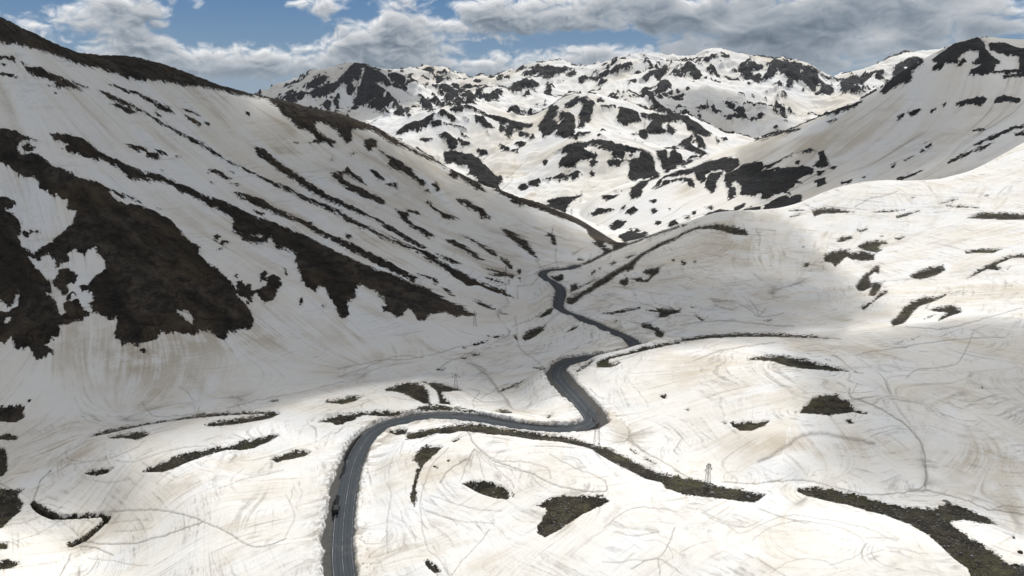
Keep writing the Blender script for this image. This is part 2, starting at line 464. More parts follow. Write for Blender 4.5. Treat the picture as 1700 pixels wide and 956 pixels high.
LINES = """
# @crop width_px strength
@U3 1.6 .9
L820,40 825,80 880,100 960,135 1030,175 1090,215 1130,255 1160,295 1180,340 1190,380 1192,440 1191,535
@U3 1.3 .9
L-30,440 20,465 60,482
L210,495 340,505 500,492 640,495 780,530 920,560 1060,550 1190,538 1280,555 1400,590 1500,630 1600,645 1690,660
@U3 4 .55
L380,400 470,350 530,310 580,275 650,262 720,265 800,280 880,295 940,312
@U3 1.2 .5
L620,540 700,560 760,600 820,625
L430,945 520,890 620,870 720,890 760,920
L350,780 430,720 560,690 700,700 830,740 890,790 880,840 800,880 720,900
L100,640 160,680 230,710 320,715 400,680
L30,620 110,640 200,690 290,745 400,700 520,660 700,680 900,720 1050,790
L900,770 980,770 1060,775
L1000,810 1100,830 1200,850
L760,15 800,40 825,75 860,20
@U2 1.5 .85
L625,235 645,275 672,318 740,380 790,405 850,425 950,460 1060,512 1150,532 1260,545 1310,535 1300,490
L670,335 640,375 600,400 540,440 500,500
@U2 1.1 .7
L668,335 690,400 705,450 720,490
L664,340 655,390 640,430
L672,340 720,395 770,430 830,480 860,530
L680,330 740,370 800,395 900,400 980,415 1020,430 1030,450 1040,480
L660,345 620,430 600,490
L690,350 760,410 870,440 960,455
L1030,360 1090,395 1160,430 1240,460 1300,490
L400,600 405,650 410,720 425,780 445,830 500,880 530,930 555,954
L540,330 470,400 440,460 410,540 402,600
L740,730 700,780 650,835 600,890 555,950
L240,500 262,560 248,640 240,700 238,760 245,850
L140,370 150,450 165,500
L320,300 300,360
L430,640 520,670 620,690 760,700
L450,560 560,600 680,630 800,640
L1290,885 1360,890 1440,875 1490,880
L1350,740 1440,760 1560,740
L1300,720 1400,640 1500,620 1660,640
L640,40 690,60 660,100 665,140
L700,90 760,50 830,20
@U2 1.3 .8
L1560,870 1580,850 1610,800 1640,720
L1560,870 1500,880 1430,920
L1560,870 1570,950
L1560,870 1620,900 1670,940
L1430,285 1450,310 1500,355 1560,385 1620,420 1665,450
@U1 1.5 .85
L410,780 430,790 500,800 560,800 640,795 720,780 850,740 920,715 990,690
L540,640 640,635 760,635 870,650 950,675 1000,695 1080,730 1140,765 1180,790 1240,815 1320,800 1390,770
L380,812 440,815 490,830 550,855
L310,920 285,956
L345,850 310,920
L160,590 185,515 205,480 245,440
@U1 1.1 .6
L560,740 640,735 740,720
L520,700 600,690 720,680
L430,870 540,880 640,900 720,905
L230,470 300,430 400,400 520,385 640,340 700,300
L320,350 330,385 420,400
L450,490 540,500 640,480
L560,395 640,400 800,350 900,330 1010,320
L0,710 130,690 300,620
L60,790 200,740 300,680
L1390,560 1420,620 1430,680 1390,760
L1060,530 1200,480 1380,440
L870,30 910,60 940,100
L690,110 740,170 800,180 1000,160
L1100,140 1200,110 1350,80 1500,50 1672,10
@T5 1.1 .7
L880,640 885,700 895,780 930,820 970,850 1010,880
L0,940 120,900 240,850 330,835 420,845
L0,900 200,860 350,850 500,820 600,790 690,780
L500,900 560,860 620,840
L870,690 960,655
L640,870 700,890 730,910 690,930
L1080,300 1080,360 1090,400
L980,360 1010,400
L820,400 830,460
L890,490 960,480 990,450
@T6 1.2 .7
L290,580 330,600 360,620 380,640 430,640 510,620
L340,560 370,600 385,635 420,600
L370,210 390,250 385,290
L750,830 800,860 850,905 900,920
L640,735 720,745 790,755
L1115,940 1150,910 1200,900 1290,890 1380,860 1450,710
L860,100 930,60 1010,40 1070,20
L1110,690 1300,700 1500,650 1690,600
L900,820 1100,790 1300,760 1600,740
L0,680 200,660 400,680 560,690
L60,860 160,820 300,790 460,770
"""
CROPS = {'T1':(0,0,2.982),'T2':(560,0,2.982),'T3':(1130,0,2.982),'T4':(0,310,2.982),'T5':(560,310,2.982),
         'T6':(1130,310,2.982),'U1':(0,630,2.933),'U2':(560,630,2.933),'U3':(1130,630,2.933),'Z8':(1000,240,7.965),'P':(0,0,1.0)}
MW, MH, MO = 2000, 1160, 150            # raster with a margin of 150 px round the frame
def parse(txt):
    crop = None; out = []
    for ln in txt.strip().splitlines():
        ln = ln.strip()
        if not ln or ln[0] == '#': continue
        if ln[0] == '@':
            p = ln[1:].split(); crop = CROPS[p[0]]; tag = p[1:]; continue
        head = ln[0]; body = ln[1:].split()
        pts = np.array([[float(q) for q in b.split(',')] for b in body])
        pts = pts/crop[2] + np.array([crop[0], crop[1]])
        # patches that touch the frame run on beyond it
        if head in '+-':
            pts[:,0] = np.where(pts[:,0] < 1.5, pts[:,0]-60, np.where(pts[:,0] > 1697, pts[:,0]+60, pts[:,0]))
            pts[:,1] = np.where(pts[:,1] > 954, pts[:,1]+40, pts[:,1])
        out.append((head, tag, pts))
    return out
def fill(mask, pts, val):
    p = pts + MO
    x0, y0 = np.floor(p.min(0)).astype(int)-1; x1, y1 = np.ceil(p.max(0)).astype(int)+2
    x0, y0 = max(x0,0), max(y0,0); x1, y1 = min(x1,MW), min(y1,MH)
    if x1 <= x0 or y1 <= y0: return
    X, Y = np.meshgrid(np.arange(x0,x1)+.5, np.arange(y0,y1)+.5)
    ins = np.zeros(X.shape, bool)
    for (ax,ay),(bx,by) in zip(p, np.roll(p,-1,0)):
        if ay == by: continue
        c = (ay > Y) != (by > Y)
        ins ^= c & (X < (bx-ax)*(Y-ay)/(by-ay)+ax)
    mask[y0:y1,x0:x1][ins] = val
def sstep(e0, e1, x):
    t = np.clip((x-e0)/(e1-e0), 0, 1); return t*t*(3-2*t)
def edt(mask, n=12):           # distance to the nearest True, up to n
    big = float(n*n*4)
    h = np.where(mask, 0., big).astype(np.float32)
    o = h.copy()
    for d in range(1,n+1):
        o[:,d:] = np.minimum(o[:,d:], h[:,:-d]+d*d); o[:,:-d] = np.minimum(o[:,:-d], h[:,d:]+d*d)
    h = o; o = h.copy()
    for d in range(1,n+1):
        o[d:] = np.minimum(o[d:], h[:-d]+d*d); o[:-d] = np.minimum(o[:-d], h[d:]+d*d)
    return np.minimum(np.sqrt(o), n)
def sdf(mask, n=12): return (edt(~mask,n) - edt(mask,n))
def bilin(img, u, v):
    x = np.clip(u+MO-.5, 0, MW-2.01); y = np.clip(v+MO-.5, 0, MH-2.01)
    i = x.astype(np.int32); j = y.astype(np.int32); fx = (x-i).astype(np.float32); fy = (y-j).astype(np.float32)
    return (img[j,i]*(1-fx)+img[j,i+1]*fx)*(1-fy) + (img[j+1,i]*(1-fx)+img[j+1,i+1]*fx)*fy
near_m = np.zeros((MH,MW), bool); far_m = near_m.copy(); deep_m = near_m.copy()
for hd, tag, pts in parse(POLYS):
    fill(near_m if tag[0] == 'n' else far_m, pts, hd == '+')  # the stream tracing also puts its walls' shade into the rock mask
line_m = np.zeros((MH,MW), np.float32)
def catmull(p, step):
    p = np.asarray(p, float); q = np.vstack([2*p[0]-p[1], p, 2*p[-1]-p[-2]]); out = []
    for i in range(1,len(q)-2):
        n = max(2, int(np.linalg.norm(q[i+1][:2]-q[i][:2])/step)); t = np.linspace(0,1,n,endpoint=False)[:,None]
        a,b,c,d = q[i-1],q[i],q[i+1],q[i+2]
        out.append(.5*((2*b)+(-a+c)*t+(2*a-5*b+4*c-d)*t*t+(-a+3*b-3*c+d)*t**3))
    out.append(q[-2][None]); return np.vstack(out)
for hd, tag, pts in parse(LINES):
    wid, stg = float(tag[0])*.72, float(tag[1])*1.15
    c = catmull(pts, 1.0)
    c = c + np.column_stack([np.convolve(RNG.normal(0,1,len(c)+8), np.ones(9)/9,'valid'), np.convolve(RNG.normal(0,1,len(c)+8), np.ones(9)/9,'valid')])*1.6
    for x, y in c + MO:
        i, j = int(x), int(y); k = int(wid*2)+2
        if not (k < i < MW-k and k < j < MH-k): continue
        yy, xx = np.mgrid[j-k:j+k+1, i-k:i+k+1]
        val = stg*np.exp(-(((xx-x)**2+(yy-y)**2)/(wid*wid)))
        line_m[j-k:j+k+1, i-k:i+k+1] = np.maximum(line_m[j-k:j+k+1, i-k:i+k+1], val)
stream = np.array([[52,835],[66,848],[88,858],[105,858],[150,856],[178,853],[176,862],[158,880],[140,895],[118,905]])
near_s, far_s = sdf(near_m), sdf(far_m)
wet_shade_m = np.zeros((MH,MW), bool)  # meltwater stains, plus painted shadows of the snow banks
for ox,oy,k_,t_ in ((520,670,7.356,'600,380 590,400 540,490 480,600 430,680 400,740 390,830 340,910 300,950 310,925 340,850 375,740 370,680 400,600 470,490 560,390'),
                    (535,810,13.66,'320,170 350,150 380,190 400,180 405,220 390,300 370,420 410,480 400,510 350,510 320,560 370,660 300,690 250,765 215,730 215,600 205,490 240,330 290,250'),
                    (960,660,11.25,'160,230 190,215 210,280 240,310 270,380 290,420 360,440 400,470 410,520 370,560 300,585 200,592 280,560 330,520 320,470 260,440 200,340 165,290'),  # shadowed face of the bank at the hairpin, painted dark
                    (700,670,5.31,'270,95 400,97 520,112 640,138 800,165 900,180 1000,195 1200,208 1320,212 1200,200 1000,186 900,172 780,150 640,122 500,100 380,88 280,86')):  # shadow line under the far bank, painted dark
    fill(wet_shade_m, np.array([[float(q) for q in b.split(',')] for b in t_.split()])/k_+np.array([ox,oy]), True)
wet_shade_s = sstep(-1.2,1.2,sdf(wet_shade_m)).astype(np.float32)

# ------------------------------------------------------------------ noise
def hash2(i, j, seed):
    h = (i.astype(np.uint32)*np.uint32(374761393) + j.astype(np.uint32)*np.uint32(668265263) + np.uint32(seed*2246822519 & 0xffffffff))
    h = (h ^ (h >> np.uint32(13)))*np.uint32(1274126177); h ^= h >> np.uint32(16)
    return h
def perlin(x, y, seed=0):
    fx, fy = np.floor(x), np.floor(y); i, j = fx.astype(np.int64), fy.astype(np.int64)
    fx, fy = (x-fx).astype(np.float32), (y-fy).astype(np.float32)
    def gr(di, dj):
        an = hash2(i+di, j+dj, seed).astype(np.float32)*np.float32(2*math.pi/4294967296.)
        return np.cos(an)*(fx-di)+np.sin(an)*(fy-dj)
    sx, sy = fx*fx*fx*(fx*(fx*6-15)+10), fy*fy*fy*(fy*(fy*6-15)+10)
    a, b, c, d = gr(0,0), gr(1,0), gr(0,1), gr(1,1)
    return (a+(b-a)*sx) + ((c+(d-c)*sx)-(a+(b-a)*sx))*sy
def fbm(x, y, octv, seed=0, gain=.5, ridged=False):
    o = np.zeros(x.shape, np.float32); am = 1.; tot = 0
    for k in range(octv):
        n = perlin(x*2**k+17.3*k, y*2**k-9.1*k, seed+k)*1.5
        o += am*((1-2*np.abs(n)) if ridged else n); tot += am; am *= gain
    return o/tot

# ------------------------------------------------------------------ terrain control points
class TPS:
    def __init__(s, pts, lam=1e-5):
        s.p = np.array([[a*1.3, math.log(y)] for a,g,y in pts]); z = np.array([g*y for a,g,y in pts])
        n = len(z); d = np.linalg.norm(s.p[:,None]-s.p[None],axis=2); K = s.k(d)+lam*np.eye(n)
        P = np.hstack([np.ones((n,1)), s.p]); A = np.block([[K,P],[P.T,np.zeros((3,3))]])
        s.w = np.linalg.solve(A, np.concatenate([z,np.zeros(3)]))
    @staticmethod
    def k(d): return d*d*np.log(d+1e-9)
    def __call__(s, a, y):
        q = np.column_stack([a.ravel()*1.3, np.log(y.ravel())]); o = np.zeros(len(q))
        for i in range(0,len(q),20000):
            c = q[i:i+20000]; d = np.sqrt(((c[:,None]-s.p[None])**2).sum(2))
            o[i:i+20000] = s.k(d)@s.w[:-3] + s.w[-3] + c@s.w[-2:]
        return o.reshape(a.shape)/y
def PZ(*l):   # (u, v, z relative to the camera)
    o = []
    for u,v,z in l:
        a,g = ray(u,v); o.append((a,g,z/g))
    return o
def PD(*l):   # (u, v, distance)
    return [(*ray(u,v),d) for u,v,d in l]
def back(l, dv, k):
    return [(*ray(u,v+dv),d*k) for u,v,d in l]
Lcrest = [(-420,-120,560),(-250,-45,640),(0,56,720),(100,84,800),(240,108,900),(330,135,980),(440,163,1100),(560,190,1180),(650,225,1230),(720,266,1260),
          (800,312,1270),(870,335,1240),(960,362,1180),(1035,405,1090)]
Hcrest = [(1100,384,960),(1150,366,920),(1190,352,890),(1260,354,870),(1330,345,880),(1370,318,930),(1430,303,960),(1560,297,980),(1640,270,1050),(1700,237,1130),(1900,150,1250),(2150,60,1300)]
near_pts = (PZ(
 (-250,1020,-182),(0,956,-178),(110,956,-182),(300,956,-165),(560,956,-155),(800,956,-150),(1100,956,-146),(1400,956,-142),(1700,956,-140),(1950,1020,-138),
 (-300,850,-180),(0,850,-178),(170,860,-180),(350,850,-161),(565,850,-155.5),(800,850,-149),(1100,850,-145),(1300,870,-145),(1480,870,-141),(1640,870,-143),(1700,862,-148),(1900,850,-145),
 (150,724,-171),(330,692,-165),(450,682,-161),(560,662,-159),(690,634,-159),(760,648,-161),
 (200,780,-166),(400,750,-161),(500,720,-157),(640,705,-155),(760,690,-154.5),(880,708,-153),(960,712,-152),(985,700,-152),
 (940,640,-156),(928,618,-157),(988,594,-158.5),(1055,577,-160),(1000,540,-164),(928,510,-167.5),(932,490,-168.5),(902,458,-171),(945,447,-172),
 (870,545,-181),(880,490,-185),(870,455,-186),(760,585,-180),(600,625,-180),(400,662,-180),(200,692,-183),(60,722,-185),(-200,760,-186),
 (850,600,-177),(830,645,-170),(860,665,-166),(905,640,-160),
 (680,720,-151),(800,714,-147.5),(990,742,-148),(1170,806,-147),(1260,828,-147),
 (1000,740,-151.5),(1060,765,-152),(1230,798,-151.5),(1330,800,-150.5),(1530,812,-148),(1650,850,-148),
 (1000,600,-156),(1070,580,-153),(1200,565,-146),(1380,556,-142),(1100,640,-148),(1300,640,-139),(1290,712,-142.3),(1400,720,-142.3),(1300,775,-146),(1460,790,-147),
 (1530,730,-144),(1600,700,-140),(1700,760,-144),(1700,700,-142),(1700,610,-135),(1600,570,-138),(1460,590,-138),(1950,700,-138),(1950,600,-128),
 (1250,543,-156),(1400,537,-150),(1120,558,-160))
 + PD((1050,500,600),(1150,450,690),(1000,470,690),(1030,430,830),(1240,388,800),(1260,400,775),(1400,420,725),(1350,500,585),(1500,500,545),(1600,450,620),(1700,500,500),
 (1700,400,670),(1550,350,810),(1400,348,840),(1700,300,880),(1500,450,635),(1900,400,620),(1900,250,950),(980,440,790))
 + PD(*Lcrest) + back(Lcrest,90,1.35) + PD(*Hcrest) + back(Hcrest,55,1.25)
 + PD((-300,650,420),(-300,400,500),(-300,150,570),(0,640,432),(0,560,470),(0,450,528),(0,300,600),(0,150,668),(200,645,438),(200,550,490),(200,400,590),(200,250,710),(200,155,810),(400,610,465),(400,500,560),(400,350,730),
 (400,230,920),(600,565,530),(600,480,620),(600,350,820),(600,260,1030),(780,535,585),(780,450,760),(780,370,1000),(850,490,715),(850,400,940),(920,430,900),(950,395,1010)))
Rcrest = [(925,356,2300),(985,346,2250),(1060,305,2150),(1100,287,2100),(1200,250,2000),(1290,222,1950),(1380,190,1900),(1460,155,1850),(1500,125,1850),(1525,106,1850),(1560,88,1830),
          (1600,72,1800),(1625,68,1800),(1660,74,1780),(1700,82,1750),(1800,60,1720),(1950,40,1700),(2200,0,1600)]
R_pts = (PD(*Rcrest)+back(Rcrest,110,1.35)+PD((900,372,1950),(980,388,1650),(1040,412,1450),(1150,385,1400),(1300,362,1350),(1450,325,1350),(1700,270,1300),(1950,200,1250),
  (1200,300,1740),(1300,290,1640),(1300,330,1520),(1400,250,1660),(1400,290,1500),(1550,200,1610),(1550,255,1450),(1700,160,1560),(1700,215,1430),(1100,330,1700),(1900,120,1500),
  (800,520,1500),(800,500,2300),(700,600,2300),(800,540,1300)))
Mcrest = [(560,250,3000),(600,234,3000),(655,212,3000),(700,193,3000),(740,180,3000),(800,178,3050),(850,196,3050),(900,187,3000),(940,166,2950),(985,162,2900),(1010,168,2900),
          (1040,178,2900),(1075,188,2900),(1120,192,2950),(1160,205,2900),(1190,228,2850),(1240,236,3000),(1320,250,3000),(1500,280,3000)]
M_pts = (PD(*Mcrest)+back(Mcrest,70,1.2)+PD((500,330,2500),(650,310,2400),(740,255,2700),(800,320,2250),(820,250,2650),(900,345,2080),(880,305,2300),(860,235,2720),
   (915,252,2480),(940,242,2440),(990,234,2420),(1050,246,2380),(1085,265,2380),(1095,300,2300),(930,236,2560),(990,222,2620),(1080,240,2640),
   (1000,352,1980),(1000,300,2200),(1100,330,2050),(1120,250,2560),(1160,260,2500),(1250,300,2350),(1010,200,2760),(1100,225,2720),(930,205,2780),(400,420,2600),(1500,380,2400),
   (600,520,1650),(1000,520,1550),(1400,520,1650)))
Bcrest = [(250,280,5300),(380,205,5300),(450,161,5250),(520,132,5200),(560,117,5200),(592,107,5150),(630,119,5200),(650,125,5250),(700,121,5600),(735,127,5700),(770,131,5700),(830,133,5600),
          (868,119,5500),(915,112,5450),(955,117,5450),(1000,113,5400),(1020,108,5350),(1060,102,5300),(1110,98,5200),(1128,105,5150),(1148,97,5100),(1195,93,5100),(1240,95,5100),(1270,107,5050),
          (1310,107,5000),(1345,115,5000),(1390,136,5000),(1400,134,5300),(1440,126,5400),(1480,113,5500),(1520,101,5500),(1560,98,5500),(1640,120,5500),(1800,140,5500)]
B_pts = (PD(*Bcrest)+back(Bcrest,120,1.22)+PD((480,190,4300),(560,180,4500),(640,200,4000),(700,160,4800),(740,150,5100),(790,165,4500),(700,200,3900),(850,175,4100),(900,150,4700),(960,150,4700),
   (850,140,5200),(1000,150,4500),(1060,150,4500),(1100,185,3900),(1140,155,4300),(1210,125,4800),(1210,150,4350),(1300,150,4500),(1270,200,3700),(1180,195,3800),(1350,190,4200),(1420,160,4400),(1380,155,4650),
   (1480,145,4800),(1550,180,4200),(1700,200,4200),(400,280,3900),(600,300,3300),(900,260,3350),(1200,260,3350),(1500,280,3350),(300,380,3600)))
near_pts += [(a,-z/d,d) for d,z in ((70,190),(130,172)) for a in (-1.4,-.7,0,.7,1.4)]
# ------------------------------------------------------------------ terrain grid
def dens_axis(knots):         # [(from, to, density)]
    o = [np.linspace(a,b,max(2,int((b-a)*d)),endpoint=False) for a,b,d in knots]
    return np.concatenate(o+[[knots[-1][1]]])
ln = math.log
S = dens_axis([(ln(60),ln(150),70*Q),(ln(150),ln(400),640*Q),(ln(400),ln(1350),1080*Q),(ln(1350),ln(3300),560*Q),(ln(3300),ln(5800),540*Q),(ln(5800),ln(12000),40*Q)])
A = dens_axis([(-1.5,-.84,60*Q),(-.84,.84,820*Q),(.84,1.5,60*Q)])
NR, NCc = len(S), len(A)
Y1 = np.exp(S)
def upsample(layer):
    cs, ca = np.linspace(S[0],S[-1],420), np.linspace(A[0],A[-1],240)
    aa, yy = np.meshgrid(ca, np.exp(cs)); Z = layer(aa,yy)
    def cub(Z, src, dst, ax):
        t = (dst-src[0])/(src[1]-src[0]); i = np.clip(t.astype(int),1,len(src)-3); f = t-i
        f = f[:,None] if ax == 0 else f[None]; g = lambda k: np.take(Z,i+k,ax)
        a,b,c,d = g(-1),g(0),g(1),g(2)
        return .5*((2*b)+(-a+c)*f+(2*a-5*b+4*c-d)*f*f+(-a+3*b-3*c+d)*f**3)
    return cub(cub(Z,cs,S,0),ca,A,1)
Gn = upsample(TPS(near_pts)); Gr = upsample(TPS(R_pts)); Gm = upsample(TPS(M_pts)); Gb = upsample(TPS(B_pts))
Sg, Ag = S[:,None], A[None,:]
Yg = np.repeat(Y1[:,None],NCc,1); Xg = Yg*Ag
Gn = Gn - .5*sstep(ln(1450),ln(1900),Sg)
Gr = Gr - .6*sstep(ln(1350),ln(1150),Sg) - .6*sstep(ln(2700),ln(3300),Sg) - .5*sstep(.12,-.15,Ag)
Gm = Gm - .6*sstep(ln(1750),ln(1500),Sg) - .5*sstep(ln(3500),ln(4200),Sg)
Gb = Gb - .6*sstep(ln(3300),ln(2900),Sg) - .3*sstep(ln(6500),ln(9000),Sg)
Gr -= 60*sstep(ln(1150),ln(900),Sg)+9*sstep(ln(3000),ln(3600),Sg); Gm -= 60*sstep(ln(1500),ln(1250),Sg)+9*sstep(ln(3800),ln(4500),Sg)
Gb -= 60*sstep(ln(2900),ln(2500),Sg)+9*sstep(ln(7000),ln(9000),Sg); Gn -= 60*sstep(ln(1700),ln(2100),Sg)
floor_g = -np.minimum(330., 190+Yg*.05)/Yg
# broad relief on the far ranges
wx = fbm(Xg/900,Yg/900,3,71)*260; wy = fbm(Xg/900,Yg/900,3,75)*260
rid = fbm((Xg+wx)/620,(Yg+wy)/620,5,31,ridged=True)
Zr = Gr*Yg + fbm(Xg/160,Yg/160,4,41)*5*sstep(ln(1350),ln(1600),Sg)
Zm = Gm*Yg + (rid-.25)*30 + fbm((Xg+wx*.5)/210,(Yg+wy*.5)/210,4,43,.45,ridged=True)*15-4
Zb = Gb*Yg + (rid-.25)*52 + fbm((Xg+wx)/330,(Yg+wy)/330,4,45,.47,ridged=True)*42-10
del wx, wy
Zn = Gn*Yg
Lw = sstep(-3,20, Zn+178)*sstep(.2,-.05,Ag-(Sg-ln(500))*.25)*sstep(ln(380),ln(480),Sg)
Zsm = Zn + fbm(Xg/110,Yg/110,2,3)*2.2
Zn = Zn + fbm(Xg/75,Yg/75,4,3)*(1.6+2.6*Lw) + fbm(Xg/22,Yg/22,3,8)*.42
st = np.stack([Zn,Zr,Zm,Zb,floor_g*Yg]); LAY = st.argmax(0).astype(np.int8); Z = st.max(0); del st, Zr, Zm, Zb, rid
print('grid', NR, NCc, round(time.time()-T0,1))

# ------------------------------------------------------------------ road
ROAD = [(566,1060,-155.3),(572,1000,-155.2),(572,956,-155),(568,925,-155),(570,870,-155.2),(574,835,-155.4),(584,780,-155.6),(596,749,-155.6),(610,727,-155.5),(625,713.5,-155.3),(642,705,-155.1),(669.5,698,-154.8),
 (700,692.8,-154.6),(738,690.7,-154.4),(775,692.6,-154),(813,698,-153.6),(850,704.8,-153.2),(888,710,-152.8),(926,711.8,-152.4),(954,710,-152.2),(973,705.6,-152.2),(983,698.5,-152.5),(980.5,689,-153),(970,676.4,-153.8),
 (956,660,-154.8),(941,643.8,-155.8),(930,631.6,-156.4),(926,620.7,-156.9),(930,611,-157.4),(941,603,-157.8),(961.6,597.6,-158.1),(988.8,594,-158.5),(1020,590,-159),(1045,586,-159.4),(1056,579,-159.8),(1053,569,-160.4),
 (1036,558.5,-161.5),(1022,552.7,-162.2),(994,541,-163.8),(964.5,528.4,-165.2),(944.6,521.5,-166.2),(930.7,514.5,-166.9),(926.7,507.6,-167.4),(929,496.6,-168),(931.5,486.7,-168.6),(930,478.7,-169.2),(922.7,471.8,-169.8),
 (911.8,465.8,-170.4),(902.5,459.9,-171),(901,454.2,-171.5),(908,449.8,-172),(924.7,447.6,-172.3),(942,447.0,-172.6),(962,441,-173)]
rp = []
for u,v,z in ROAD:
    a,g = ray(u,v); y = z/g; rp.append((a*y,y,z))
rp = np.array(rp); rc = catmull(rp, .5)
for k in range(3):                               # even spacing, gentle grade
    d = np.concatenate([[0],np.cumsum(np.linalg.norm(np.diff(rc[:,:2],axis=0),axis=1))]); m = np.arange(0,d[-1],1.)
    rc = np.column_stack([np.interp(m,d,rc[:,i]) for i in range(3)])
    ker = np.hanning(13); ker /= ker.sum()
    pad = np.vstack([np.repeat(rc[:1],6,0),rc,np.repeat(rc[-1:],6,0)]); rc = np.column_stack([np.convolve(pad[:,i],ker,'valid') for i in range(3)])
ker = np.hanning(61); ker /= ker.sum(); rc[:,2] = np.convolve(np.pad(rc[:,2],30,'edge'),ker,'valid')
tg = np.gradient(rc[:,:2],axis=0); tg /= np.linalg.norm(tg,axis=1)[:,None]; nm = np.column_stack([tg[:,1],-tg[:,0]])   # to the right of travel
NRd = len(rc)
# shoulder widths along the way: index by source points
wL = np.interp(np.arange(NRd), np.linspace(0,NRd-1,len(ROAD)), np.concatenate([np.full(10,6.6),np.full(11,5.2),np.full(3,7.5),np.full(8,6.4),np.full(len(ROAD)-32,5.6)]))
wR = np.interp(np.arange(NRd), np.linspace(0,NRd-1,len(ROAD)), np.concatenate([np.full(18,4.4),np.full(6,8.5),np.full(10,4.6),np.full(len(ROAD)-34,4.8)]))
wL = wL + np.interp(np.arange(NRd), np.arange(0,NRd+9,5), RNG.normal(0,.5,len(np.arange(0,NRd+9,5)))) + np.interp(np.arange(NRd), np.arange(0,NRd+40,23), RNG.normal(0,.7,len(np.arange(0,NRd+40,23))))
wR = wR + np.interp(np.arange(NRd), np.arange(0,NRd+9,7), RNG.normal(0,.25,len(np.arange(0,NRd+9,7))))
RD = np.full(Z.shape, 1e3, np.float32); RZ = np.zeros(Z.shape, np.float32); RS = np.zeros(Z.shape, np.float32); RE = np.full(Z.shape,5.,np.float32); RI = np.zeros(Z.shape,np.int32)
rad = 26.
for k in range(NRd):
    x,y,z = rc[k]
    i0,i1 = np.searchsorted(Y1,[y-rad,y+rad]); j0,j1 = np.searchsorted(A,[(x-rad)/(y+rad) if x>rad else (x-rad)/(y-rad), (x+rad)/(y-rad) if x>-rad else (x+rad)/(y+rad)])
    sl = (slice(i0,i1),slice(j0,j1)); dx = Xg[sl]-x; dy = Yg[sl]-y; d = np.sqrt(dx*dx+dy*dy)
    b = d < RD[sl]
    side = dx*nm[k,0]+dy*nm[k,1]
    RD[sl][b] = d[b]; RZ[sl][b] = z; RS[sl][b] = side[b]; RE[sl][b] = np.where(side[b]>0,wR[k],wL[k]); RI[sl][b] = k
khid = np.zeros(NRd)
for u,v,z in ROAD[31:36]:
    a,g = ray(u,v); y = z/g; khid = np.maximum(khid, np.exp(-(np.hypot(rc[:,0]-a*y, rc[:,1]-y)/9.)**2))
khid = np.convolve(np.pad(khid,7,'edge'),np.ones(15)/15,'valid'); HID = np.where(RS>0,khid[RI],0)
ed = RD-RE                                       # metres outside the cleared strip
Zt = Z.copy()
rough = fbm(Xg/3.6,Yg/3.6,3,91,.55); lump = fbm(Xg/11,Yg/11,4,95)
bankh = np.where(RS<0, 2.2, 1.1)*(1+.5*lump) 
lump_ = lump.copy()
bank = bankh*sstep(0,.9,ed+.9*rough+.6*lump)*np.exp(-np.maximum(ed,0)/7.)
blend = sstep(0,1,np.clip((ed-.2)/(16-8*HID),0,1)); bank = bank + HID*5.2*sstep(.3,4,ed)*np.exp(-(np.maximum(ed-5,0)/14.)**2)
Zc = np.where(ed < 40, (RZ-.16)*(1-blend)+Zt*blend + bank + .3*rough*sstep(.5,2,ed)*np.exp(-np.maximum(ed-1,0)/6.), Zt)
Z = np.where((LAY==0)&(RD<900), Zc, Zt); del Zt, Zc, blend, bank, lump
print('road', NRd, round(time.time()-T0,1))

# ------------------------------------------------------------------ what each point of the land shows
G = Z/Yg
vis = G >= np.maximum.accumulate(G,0)-.0006
Ug, Vg = project(Ag, G)
Ug = Ug.astype(np.float32); Vg = Vg.astype(np.float32)
nearL = LAY==0
rock = np.where(nearL, bilin(near_s,Ug,Vg), bilin(far_s,Ug,Vg)).astype(np.float32)
inside = vis & (Ug>-140)&(Ug<1840)&(Vg>-140)&(Vg<1100)
wild = np.where(nearL, fbm(Xg/60,Yg/25,4,61)*22-7, fbm(Xg/260,Yg/160,4,63)*26-4)
rock = np.where(inside, rock, np.clip(wild,-12,12)).astype(np.float32)
# stream bed cut into the snow
cm = np.zeros((MH,MW), bool)
sc_ = catmull(stream,.7)
for x,y in sc_:
    i,j = int(x+MO), int(y+MO); r_ = 3 if 55 < x and y < 866 else 2
    cm[j-r_+1:j+r_, i-r_:i+r_+1] = True
cut = np.where(inside&nearL, bilin(sstep(-2.,1.5,sdf(cm)).astype(np.float32),Ug,Vg),0)
zx_ = np.gradient(Z,axis=1)/np.gradient(A)[None]; zy_ = (np.gradient(Z,axis=0)/np.gradient(S)[:,None]-Ag*zx_)/Yg; zx_ = zx_/Yg
steep = np.sqrt(zx_*zx_+zy_*zy_); del zx_, zy_
rock = np.where(LAY>=2, np.maximum(rock, np.clip((steep-np.where(LAY==3,1.12,1.3))*13,-12,5)), rock).astype(np.float32)
rock = np.where((ed<.8)&(Yg<1000), -12, rock)
rock = np.where((cut>.02)&nearL, np.maximum(rock,-10+17*cut), rock).astype(np.float32)  # stream cut coloured as rock: dark earth and painted shade of its walls
wet_shade_g = np.where(inside&nearL&(Yg<480), bilin(wet_shade_s,Ug,Vg),0).astype(np.float32)
tint = np.zeros(Z.shape,np.float32)
